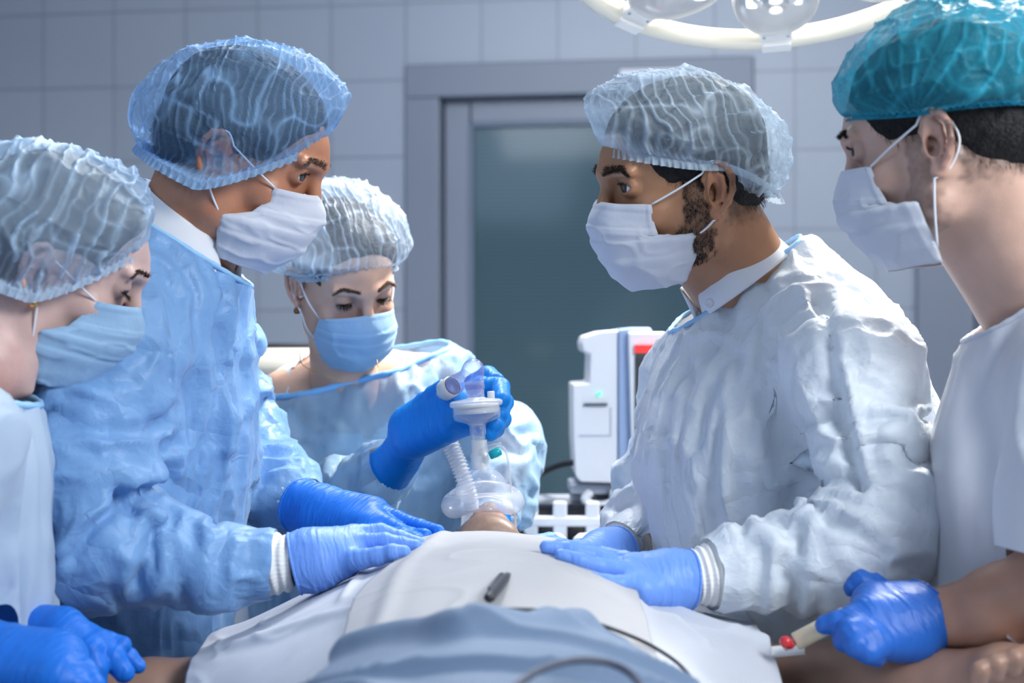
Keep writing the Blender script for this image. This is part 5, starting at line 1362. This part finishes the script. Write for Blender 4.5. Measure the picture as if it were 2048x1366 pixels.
# her right hand, thumb up, fingers round the tube behind the filter
palm = [(P(800, 915, 2.25), P(826, 868, 2.22), .030, .029), (P(815, 850, 2.22), P(905, 800, 2.16), .026, .024), (P(830, 880, 2.20), P(905, 850, 2.15), .026, .022), (P(840, 850, 2.21), P(920, 825, 2.16), .028, .024)]
fin = [([P(822, 838, 2.22), P(850, 805, 2.19), P(868, 788, 2.17), P(884, 772, 2.15)], [.017, .0135, .0115, .009]),
       ([P(905, 795, 2.17), P(962, 775, 2.17), P(1000, 775, 2.15), P(1004, 800, 2.11)], [.015, .0135, .013, .0115]), ([P(910, 815, 2.16), P(970, 797, 2.17), P(1008, 805, 2.15), P(1000, 828, 2.11)], [.015, .0135, .0125, .0115]),
       ([P(910, 835, 2.15), P(970, 826, 2.16), P(1004, 838, 2.14), P(990, 850, 2.10)], [.015, .013, .012, .011]), ([P(905, 852, 2.14), P(960, 852, 2.15), P(990, 858, 2.13), P(980, 868, 2.10)], [.014, .0125, .0115, .010]),
       ([P(950, 770, 2.19), P(975, 755, 2.19), P(992, 762, 2.17)], [.016, .015, .012])]
glove(bN, palm, fin, M['glove_cyan'], GL, seed=10)
V, F = sculpt([('u', 0, shp_c(P(800, 915, 2.25), P(772, 945, 2.27), .031, .036))], .003); d_ = P(772, 945, 2.27) - P(800, 915, 2.25); keep = (V - P(790, 925, 2.26)) @ d_ < .0006 + .0004 * np.sin(np.arange(len(V)) * 0); F = F[keep[F].all(1)]; V, F = compact(V, F); mk('glove_cuff', V, F, M['glove_cyan'], bN)
# left hand low beside the head
palm = [(P(985, 1045, 2.36), P(985, 1075, 2.30), .028, .028), (P(985, 1075, 2.30), P(990, 1095, 2.22), .027, .022)]
fin = [([P(970 + 14 * i, 1096, 2.22), P(968 + 14 * i, 1108, 2.19), P(968 + 14 * i, 1120, 2.17)], [.011, .010, .008]) for i in range(4)] + [([P(1005, 1075, 2.29), P(1022, 1092, 2.25), P(1024, 1105, 2.22)], [.014, .012, .009])]
glove(bN, palm, fin, M['glove_cyan'], .003, seed=11)

# ---- nurse at the far left, nearest the camera
T = Xf((-.514, 1.78, 1.4270), rotm(-72, -22, 8), .95)
M['skin_fair'] = skinmat('skin_fair', (.66, .45, .40))
root = empty('person', (-.70, 1.74, 0), 'person at the left edge in wrinkled pale cap and blue mask, head bent', 'person')
fw = np.array([.95, .3, 0]); lat = np.array([-.3, .95, 0]); nb = P(-34, 722, 1.73)
bo = [('u', 0, shp_e(P(-175, 980, 1.70), (.12, .09, .19), frame3(lat, fw))), ('u', .06, shp_e(P(-200, 1350, 1.70), (.10, .09, .2), frame3(lat, fw))), ('u', .04, shp_c(P(-90, 850, 1.60), P(-110, 820, 1.84), .05, .05)),
      ('u', .02, shp_c(P(-90, 860, 1.58), P(-170, 1180, 1.55), .045, .036)), ('u', .02, shp_c(P(-170, 1190, 1.55), P(-50, 1318, 1.58), .034, .024)), ('u', .02, shp_c(P(-110, 860, 1.86), P(-170, 1180, 1.8), .045, .036)), ('u', .02, shp_c(P(-170, 1180, 1.8), P(-50, 1245, 1.72), .034, .024))]
bo += legs(P(-170, 1500, 1.70), 0, 0, fw[:2], lat=.09)
b0 = build_head(root, T, (nb, .045), HV * 1.3, M['skin_fair'], female=True, lids=0, seed=4, gaze=(.8, .3, -.6), hair='hair_brown', body_ops=bo, brow_t=.5, brow='brow_brown')
V, F = sculpt([('u', 0, shp_c(P(30, 600, 1.76), P(-5, 660, 1.78), .030, .028)), ('u', .02, shp_c(P(-5, 660, 1.78), P(-50, 760, 1.80), .028, .02))], .004); N = vnormals(V, F); mk('long_hair', V + N * (.003 * noise(V * [120, 120, 20], 4))[:, None], F, M['hair_brown'], b0)
make_cap(T, b0, M['cap_near'], (0, -.030, .055), (.112, .128, .090), 18, (.076, -.022, -.030), 41, pd=(.15, 1, .0), freq=56, amp=.0085, yb=-.012, ab=(.090, .100), dn=1.0)
make_mask(T, b0, M['mask_blue'], [(.058, .058, -.006), (.060, .050, -.026), (.064, .040, -.044), (.070, .014, -.060), (.066, .012, -.080), (.056, .020, -.104), (.046, .030, -.120)], seed=9, ear_hook=[(.077, .006, .018), (.081, -.014, .022), (.083, -.020, .000), (.080, -.010, -.022), (.076, .000, -.032)])
V, F = lathe([(0, -.005), (.004, -.004), (.0055, 0), (.004, .004), (0, .005)], 14, (np.eye(3), T((.082, -.004, -.032)))); mk('earring', V, F, M['gold'], b0)
g_ops = [('u', 0, shp_e(P(-165, 1000, 1.70), (.18, .105, .20), frame3(lat, fw))), ('u', .04, shp_c(P(-70, 850, 1.68), P(-90, 900, 1.60), .05, .06)), ('u', .04, shp_c(P(-75, 850, 1.70), P(-110, 880, 1.84), .05, .06)), ('u', .03, shp_c(P(-18, 800, 1.72), P(-75, 980, 1.72), .040, .055)),
         ('u', .06, shp_c(P(-160, 1000, 1.7), P(-170, 1500, 1.7), .135, .15)), ('u', .06, shp_c(P(-170, 1500, 1.7), P(-170, 2000, 1.7), .14, .15)),
         ('u', .03, shp_c(P(-95, 880, 1.58), P(-170, 1180, 1.55), .062, .058)), ('u', .02, shp_c(P(-170, 1190, 1.55), P(-60, 1300, 1.57), .056, .040)), ('u', .03, shp_c(P(-110, 880, 1.86), P(-170, 1160, 1.80), .062, .058)), ('u', .02, shp_c(P(-170, 1170, 1.8), P(-30, 1252, 1.72), .056, .040))]
g0, lp = make_gown(b0, g_ops, GV * 1.4, M['gown_near'], [(P(-40, 762, 1.72), (.35, 0, 1), .12), (P(-75, 1290, 1.57), P(-60, 1300, 1.57) - P(-170, 1190, 1.55), .045), (P(-170, 2000, 1.7) * [1, 1, 0] + [0, 0, .40], (0, 0, -1), .8)], 71, [(.006, (6, 6, 3), 2), (.004, (12, 12, 6), 2)])
trim(g0, near_loop(lp, P(-40, 790, 1.72)), .004, M['trim_blue'])
palm = [(P(-50, 1300, 1.59), P(10, 1330, 1.58), .034, .036), (P(10, 1325, 1.58), P(110, 1325, 1.56), .036, .033), (P(20, 1350, 1.55), P(110, 1360, 1.53), .033, .03)]
fin = [([P(120, 1320, 1.56), P(165, 1345, 1.54), P(185, 1375, 1.53), P(190, 1400, 1.53)], [.016, .014, .012, .009]), ([P(110, 1345, 1.54), P(150, 1370, 1.52), P(168, 1400, 1.52)], [.014, .012, .009]), ([P(90, 1360, 1.53), P(130, 1390, 1.52), P(145, 1420, 1.52)], [.014, .012, .009]), ([P(60, 1370, 1.53), P(100, 1400, 1.52), P(112, 1430, 1.52)], [.013, .011, .009]), ([P(20, 1330, 1.6), P(70, 1350, 1.63), P(110, 1370, 1.63)], [.015, .013, .010])]
glove(b0, palm, fin, M['glove_deep'], .0024, seed=12)
palm = [(P(-50, 1250, 1.73), P(10, 1272, 1.70), .034, .034), (P(0, 1268, 1.70), P(125, 1258, 1.665), .033, .024), (P(20, 1290, 1.69), P(125, 1282, 1.65), .031, .024)]
fin = [([P(140, 1252, 1.665), P(180, 1275, 1.66), P(215, 1284, 1.66), P(246, 1290, 1.66)], [.0145, .012, .0105, .009]), ([P(140, 1262, 1.66), P(195, 1285, 1.655), P(225, 1315, 1.65), P(248, 1345, 1.65)], [.0155, .013, .0125, .011]),
       ([P(142, 1272, 1.65), P(180, 1300, 1.64), P(192, 1335, 1.635), P(196, 1360, 1.635)], [.015, .013, .012, .010]), ([P(180, 1285, 1.67), P(225, 1300, 1.68), P(255, 1315, 1.68), P(276, 1332, 1.68)], [.012, .011, .0105, .0085]),
       ([P(60, 1262, 1.72), P(110, 1262, 1.74), P(160, 1275, 1.75)], [.017, .014, .010])]
glove(b0, palm, fin, M['glove_deep'], .0022, seed=13)

# ---- assistant at the right edge, nearest the camera
T = Xf((.4663, 1.73, 1.5561), rotm(60, -11, -3), 1.0)
M['skin_pale'] = skinmat('skin_pale', (.68, .43, .33))
root = empty('person', (.66, 1.78, 0), 'person at the right edge in teal cap and short sleeves, holding a cream tube', 'person')
fw = np.array([-.86, .5, 0]); lat = np.array([.5, .86, 0]); nb = P(2080, 590, 1.76)
bo = [('u', 0, shp_e(P(2160, 900, 1.80), (.14, .10, .22), frame3(lat, fw))), ('u', .06, shp_e(P(2190, 1350, 1.80), (.11, .10, .20), frame3(lat, fw))), ('u', .04, shp_c(P(2110, 720, 1.78), P(2200, 780, 1.66), .06, .055)),
      ('u', .02, shp_c(P(2200, 790, 1.64), P(2260, 1080, 1.58), .052, .045)), ('u', .04, shp_c(P(2140, 720, 1.8), P(2260, 780, 1.95), .06, .055)), ('u', .03, shp_c(P(2260, 790, 1.95), P(2300, 1150, 1.95), .05, .04)), ('u', .03, shp_c(P(2300, 1150, 1.95), P(2200, 1400, 1.8), .04, .03))]
bo += [('u', .015, s) for s in chain([P(2260, 1100, 1.58), P(2120, 1175, 1.60), P(2000, 1218, 1.63), P(1905, 1236, 1.655), P(1850, 1240, 1.665)], [.050, .049, .043, .031, .028])]
bo += legs(P(2150, 1550, 1.8), 0, 0, fw[:2])
M['skin_arm'] = M['skin_pale']
b1 = build_head(root, T, (nb, .062), HV * 1.2, M['skin_pale'], seed=6, beard=.5, stub=1, gaze=(-.8, .5, -.3), body_ops=bo, btint=(.62, .52, .46), brow_t=.35, bvox=.008 if LOW else .005)  # btint deepens arm and torso skin: browner forearms plus painted-in shade
make_cap(T, b1, M['cap_teal'], (0, -.020, .058), (.104, .126, .098), 4, (.062, .036, .022), 51, pd=(0, 1, .2), freq=60, amp=.0028, gather=(-.08, -.002, .030), yb=-.014, ab=(.084, .106), ruff=.006)
make_mask(T, b1, M['mask_white'], [(.060, .064, -.004), (.058, .060, -.030), (.060, .052, -.050), (.074, .018, -.056), (.072, .014, -.080), (.068, .010, -.104), (.060, .010, -.120)], seed=11)
g_ops = [('u', 0, shp_e(P(2150, 950, 1.80), (.20, .150, .24), frame3(lat, fw))), ('u', .05, shp_c(P(2130, 690, 1.76), P(2190, 770, 1.66), .070, .080)), ('u', .05, shp_c(P(2090, 700, 1.78), P(2110, 800, 1.80), .060, .10)), ('u', .05, shp_c(P(2140, 700, 1.8), P(2260, 780, 1.95), .07, .08)),
         ('u', .06, shp_c(P(2130, 1000, 1.8), P(2110, 1300, 1.8), .135, .125)), ('u', .06, shp_c(P(2150, 1250, 1.76), P(2190, 2000, 1.76), .14, .14)),
         ('u', .03, shp_c(P(2170, 800, 1.64), P(2150, 1000, 1.60), .085, .080)), ('u', .02, shp_c(P(2150, 1000, 1.60), P(2160, 1180, 1.58), .080, .085)), ('u', .03, shp_c(P(2260, 800, 1.95), P(2290, 1080, 1.95), .08, .08))]
st = [([P(2040, 740, 1.7), P(2010, 850, 1.7), P(2012, 960, 1.66), P(2020, 1100, 1.66)], .010, -.014), ([P(1985, 650, 1.75), P(1950, 850, 1.75), P(1935, 1100, 1.75)], .014, .007), ([P(2000, 700, 1.75), P(1985, 900, 1.75), P(1970, 1100, 1.75)], .012, .007)]
g1, lp = make_gown(b1, g_ops, GV * 1.3, M['gown_right'], [(P(2085, 590, 1.76), (-.50, .1, .86), .17), (P(2170, 1112, 1.56), (0, 0, -1), .108), (P(2290, 1080, 1.95), (0, 0, -1), .12), (P(2150, 2000, 1.8) * [1, 1, 0] + [0, 0, .40], (0, 0, -1), .8)], 81, [(.005, (6, 6, 1.5), 2), (.004, (6, 6, 3), 0)], strokes=st, relaxn=4, sur=(.08, .02, .07, .01))
trim(g1, near_loop(lp, P(2085, 590, 1.76)), .0035, M['gown_right'])
palm = [(P(1868, 1240, 1.66), P(1820, 1240, 1.66), .033, .033), (P(1825, 1215, 1.67), P(1745, 1205, 1.665), .026, .022), (P(1825, 1245, 1.65), P(1740, 1235, 1.64), .032, .024), (P(1825, 1275, 1.64), P(1755, 1278, 1.625), .026, .022)]
fin = [([P(1790, 1205, 1.69), P(1745, 1175, 1.70), P(1722, 1165, 1.70), P(1706, 1176, 1.70)], [.018, .0145, .0125, .010]),
       ([P(1735, 1228, 1.64), P(1700, 1240, 1.63), P(1675, 1246, 1.63), P(1650, 1250, 1.635)], [.0150, .0128, .0118, .010]), ([P(1735, 1250, 1.625), P(1700, 1262, 1.61), P(1690, 1280, 1.62), P(1704, 1292, 1.635)], [.0145, .0125, .0115, .0095]),
       ([P(1740, 1272, 1.61), P(1712, 1290, 1.60), P(1722, 1302, 1.615)], [.014, .012, .010]), ([P(1760, 1288, 1.61), P(1738, 1304, 1.60), P(1752, 1316, 1.615)], [.0135, .0115, .0095])]
glove(b1, palm, fin, M['glove_dark'], .0022, rim=.002, seed=14)

# ------------------------------------------------------------------ things held
root = empty('infusion_tube', P(1620, 1275, 1.66), 'cream cylindrical tube with a red tip held by the gloved hand at the lower right', 'tube')
a, b = P(1590, 1284, 1.66), P(1690, 1232, 1.655); dd = (b - a) / np.linalg.norm(b - a); Rm = frame_to(dd); L_ = np.linalg.norm(b - a)
V, F = lathe([(0, 0), (.0085, 0), (.0097, .0015), (.0097, L_), (.0085, L_ + .002), (0, L_ + .002)], 24, (Rm, a)); brl = mk('barrel', V, F, simple('cream_plastic', (.72, .62, .44), .3), root)
V, F = lathe([(0, -.014), (.004, -.013), (.0042, -.002), (.003, .0), (.0, 0)], 14, (Rm, a)); mk('nozzle', V, F, simple('pink_plastic', (.72, .45, .42), .35), root)
V, F = sculpt([('u', 0, shp_c(P(1568, 1282, 1.65), P(1580, 1290, 1.65), .0050, .0045)), ('u', .003, shp_e(P(1572, 1284, 1.645), .0062))], .0012); mk('red_tip', V, F, simple('red_plastic', (.62, .03, .04), .3), root)
# dressing on the arm
u, v = np.meshgrid(np.linspace(-1, 1, 20), np.linspace(-1, 1, 14)); px_, py_ = 1572 + u * 38, 1304 + v * 9 + u * -4
V = np.array([P(a_, b_, 1.70 - .025 * (vv + 1) * .5) for a_, b_, vv in zip(px_.ravel(), py_.ravel(), v.ravel())]); 
F = [(j * 20 + i, j * 20 + i + 1, (j + 1) * 20 + i + 1, (j + 1) * 20 + i) for j in range(13) for i in range(19)]
o = mk('gauze_dressing', V, F, M['knit']); s_ = o.modifiers.new('thickness', 'SOLIDIFY'); s_.thickness = .003; tag(o, 'white dressing taped on the patient\'s arm below the cream tube', 'dressing')


# ------------------------------------------------------------------ breathing mask and circuit
MD = 2.085
M['clear'] = plastic('clear_plastic', (.80, .86, .95), .07, edge=.50)
M['clear_soft'] = plastic('clear_cushion', (.86, .90, .96), .20, .08, edge=.50)
M['clear_milky'] = plastic('milky_plastic', (.88, .90, .93), .42, .15, edge=.40)
M['clear_violet'] = plastic('violet_clear', (.42, .46, .74), .18, edge=.60, tint=(.86, .87, .97))
M['filter_paper'] = simple('filter_media', (.80, .81, .80), .8)
M['teal_p'] = simple('teal_cap', (.0, .42, .45), .35)
A0, A1 = P(964, 985, MD), P(948, 745, MD); AX = (A1 - A0) / np.linalg.norm(A1 - A0); AR = frame_to(AX, (1, 0, 0))
def AP(x, y): k = FPX / MD; q = P(x, y, MD); return (q - A0) @ AX
def al(prof, name, mat, parent, seg=48, off=(0, 0, 0)):       # lathe about the axis; heights given as pixel rows
    k = MD / FPX; V, F = lathe([(r * k, (985 - y) * k) for r, y in prof], seg, (AR, A0 + np.array(off))); return mk(name, V, F, M[mat], parent)
root = empty('breathing_mask', A0, 'clear breathing mask held over the patient\'s nose and mouth', 'mask')
# cushion: an inflated ring that dips at its sides
n, sg = 96, 22; th = np.linspace(0, 2 * math.pi, n, endpoint=False); V = []
for a in th:
    rx, ry = .040, .047; w = 1 + .10 * math.sin(a)
    c = np.array([rx * w * math.cos(a), ry * math.sin(a), -.004 - .011 * math.cos(a) ** 2 + .004 * math.sin(a)])
    o_ = np.array([math.cos(a), math.sin(a), 0]); r1, r2 = .0125 + .002 * math.cos(a) ** 2, .0120 + .003 * math.cos(a) ** 2
    for b_ in np.linspace(0, 2 * math.pi, sg, endpoint=False): V.append(c + o_ * math.cos(b_) * r1 + np.array([0, 0, 1]) * math.sin(b_) * r2)
F = np.array([(i * sg + j, i * sg + (j + 1) % sg, ((i + 1) % n) * sg + (j + 1) % sg, ((i + 1) % n) * sg + j) for i in range(n) for j in range(sg)])
cu = mk('cushion', A0 + np.array(V) @ AR.T, F[:, ::-1], M['clear_soft'], root)
# dome
V = []; rows = [(.0125, .030), (.0155, .029), (.021, .027), (.027, .021), (.032, .013), (.0355, .005), (.037, -.002)]
for r, z in rows:
    for a in th: V.append((r * math.cos(a) * 1.0, r * math.sin(a) * (1 + .22 * (r - .0125) / .0245), z))
F = np.array([(i * n + j, i * n + (j + 1) % n, (i + 1) * n + (j + 1) % n, (i + 1) * n + j) for i in range(len(rows) - 1) for j in range(n)])
mk('dome', A0 + np.array(V) @ AR.T, F, M['clear'], root)
al([(18, 938), (18.5, 905), (17, 905), (17, 880), (14, 880), (14, 940), (18, 940)], 'socket', 'clear_milky', root)
V, F = lathe([(0, .012), (.003, .011), (.0045, .007), (.0045, 0), (0, 0)], 16, (frame_to((0, -.6, .8)), P(957, 972, MD - .052))); mk('inflation_valve', V, F, M['clear'], cu)
fl = empty('breathing_filter', A0 + AX * .07, 'clear disc-shaped breathing filter with side port, on top of the mask', 'filter')
al([(14, 895), (14.5, 870), (16.5, 868), (16.5, 850), (12, 847), (12, 852), (12, 880), (12, 895)], 'lower_spigot', 'clear', fl)
al([(13, 852), (22, 846), (46, 838), (48, 830), (48, 812), (46, 812), (46, 828), (20, 842), (10, 850)], 'lower_shell', 'clear', fl, 64)
al([(48, 812), (52, 812), (53.5, 808), (53, 803), (49, 800), (20, 796), (18, 794)], 'upper_shell', 'clear_milky', fl, 64)
al([(0, 826), (43, 826), (45, 822), (45, 808), (0, 808)], 'filter_disc', 'filter_paper', fl, 64)
al([(18, 798), (18, 768), (19, 767), (19, 762), (15, 762), (15, 798)], 'upper_spigot', 'clear', fl)
q = P(983, 0, MD)[0] - P(952, 0, MD)[0]
al([(0, 802), (7, 802), (7.5, 786), (6.5, 784), (0, 784)], 'port_cap', 'white_plastic', fl, 18, off=AR @ np.array([q, 0, 0]))
# elbow
el = empty('elbow_connector', A1, 'violet-tinted clear elbow joining the filter to the hose', 'connector')
V, F = sculpt([('u', 0, shp_c(P(949, 775, MD), P(947, 742, MD), .0118, .0130)), ('u', .006, shp_e(P(946, 738, MD), .0135)), ('u', .006, shp_c(P(940, 750, MD), P(908, 769, MD + .03), .0112, .0118)), ('u', .003, shp_e(P(912, 768, MD + .028), .0130))], .0011); mk('elbow_body', V, F, M['clear_violet'], el)
al([(19, 778), (19.5, 776), (19.5, 770), (19, 768), (18, 768), (18, 778), (19, 778)], 'elbow_rim', 'clear_violet', el)
V, F = lathe([(0, .016), (.003, .016), (.003, .004), (.0045, .003), (.0045, 0), (0, 0)], 14, (frame_to((-.1, -.1, 1)), P(910, 756, MD + .025))); mk('gas_port', V, F, M['clear'], el)
V, F = lathe([(.0125, -.006), (.0140, -.005), (.0140, .012), (.0125, .013), (.011, .012), (.011, -.006)], 28, (frame_to(P(890, 781, MD + .045) - P(908, 769, MD + .03)), P(900, 775, MD + .036))); mk('end_ring', V, F, simple('ring_cream', (.74, .72, .68), .4), el)
# corrugated hose, hanging behind the hand
pts = smooth_path([P(897, 778, MD + .04), P(884, 800, MD + .10), P(886, 850, MD + .15), P(905, 900, MD + .14), P(925, 950, MD + .13), P(940, 1010, MD + .14), P(930, 1090, MD + .20), P(880, 1200, MD + .3)], 420)
dl = np.r_[0, np.cumsum(np.linalg.norm(np.diff(pts, axis=0), axis=1))]; rr = .0110 + .0016 * np.sin(dl * 2 * math.pi / .0052)
V, F = tube(pts, rr, 18); tag(mk('corrugated_hose', V, F, M['clear_milky']), 'translucent corrugated hose hanging behind the gloved hand and mask', 'hose')
# sampling line
sl = empty('sampling_line', P(985, 905, MD), 'thin clear sampling line with a teal connector beside the mask', 'tubing')
V, F = lathe([(0, -.008), (.0055, -.008), (.0060, 0), (.0055, .007), (0, .008)], 18, (frame_to((.75, -.1, .35)), P(991, 906, MD - .02))); mk('teal_connector', V, F, M['teal_p'], sl)
V, F = lathe([(0, -.014), (.0045, -.013), (.0050, .004), (.004, .006), (.004, .012), (0, .012)], 16, (frame_to((.8, 0, .25)), P(986, 895, MD - .015))); mk('clear_luer', V, F, M['clear'], sl)
V, F = tube(smooth_path([P(994, 893, MD - .015), P(1008, 897, MD - .015), P(1017, 925, MD - .01), P(1022, 975, MD), P(1030, 1030, MD + .02), P(1034, 1062, MD + .03), P(1060, 1100, MD + .06)], 60), .0014, 8); mk('line', V, F, M['clear_milky'], sl)
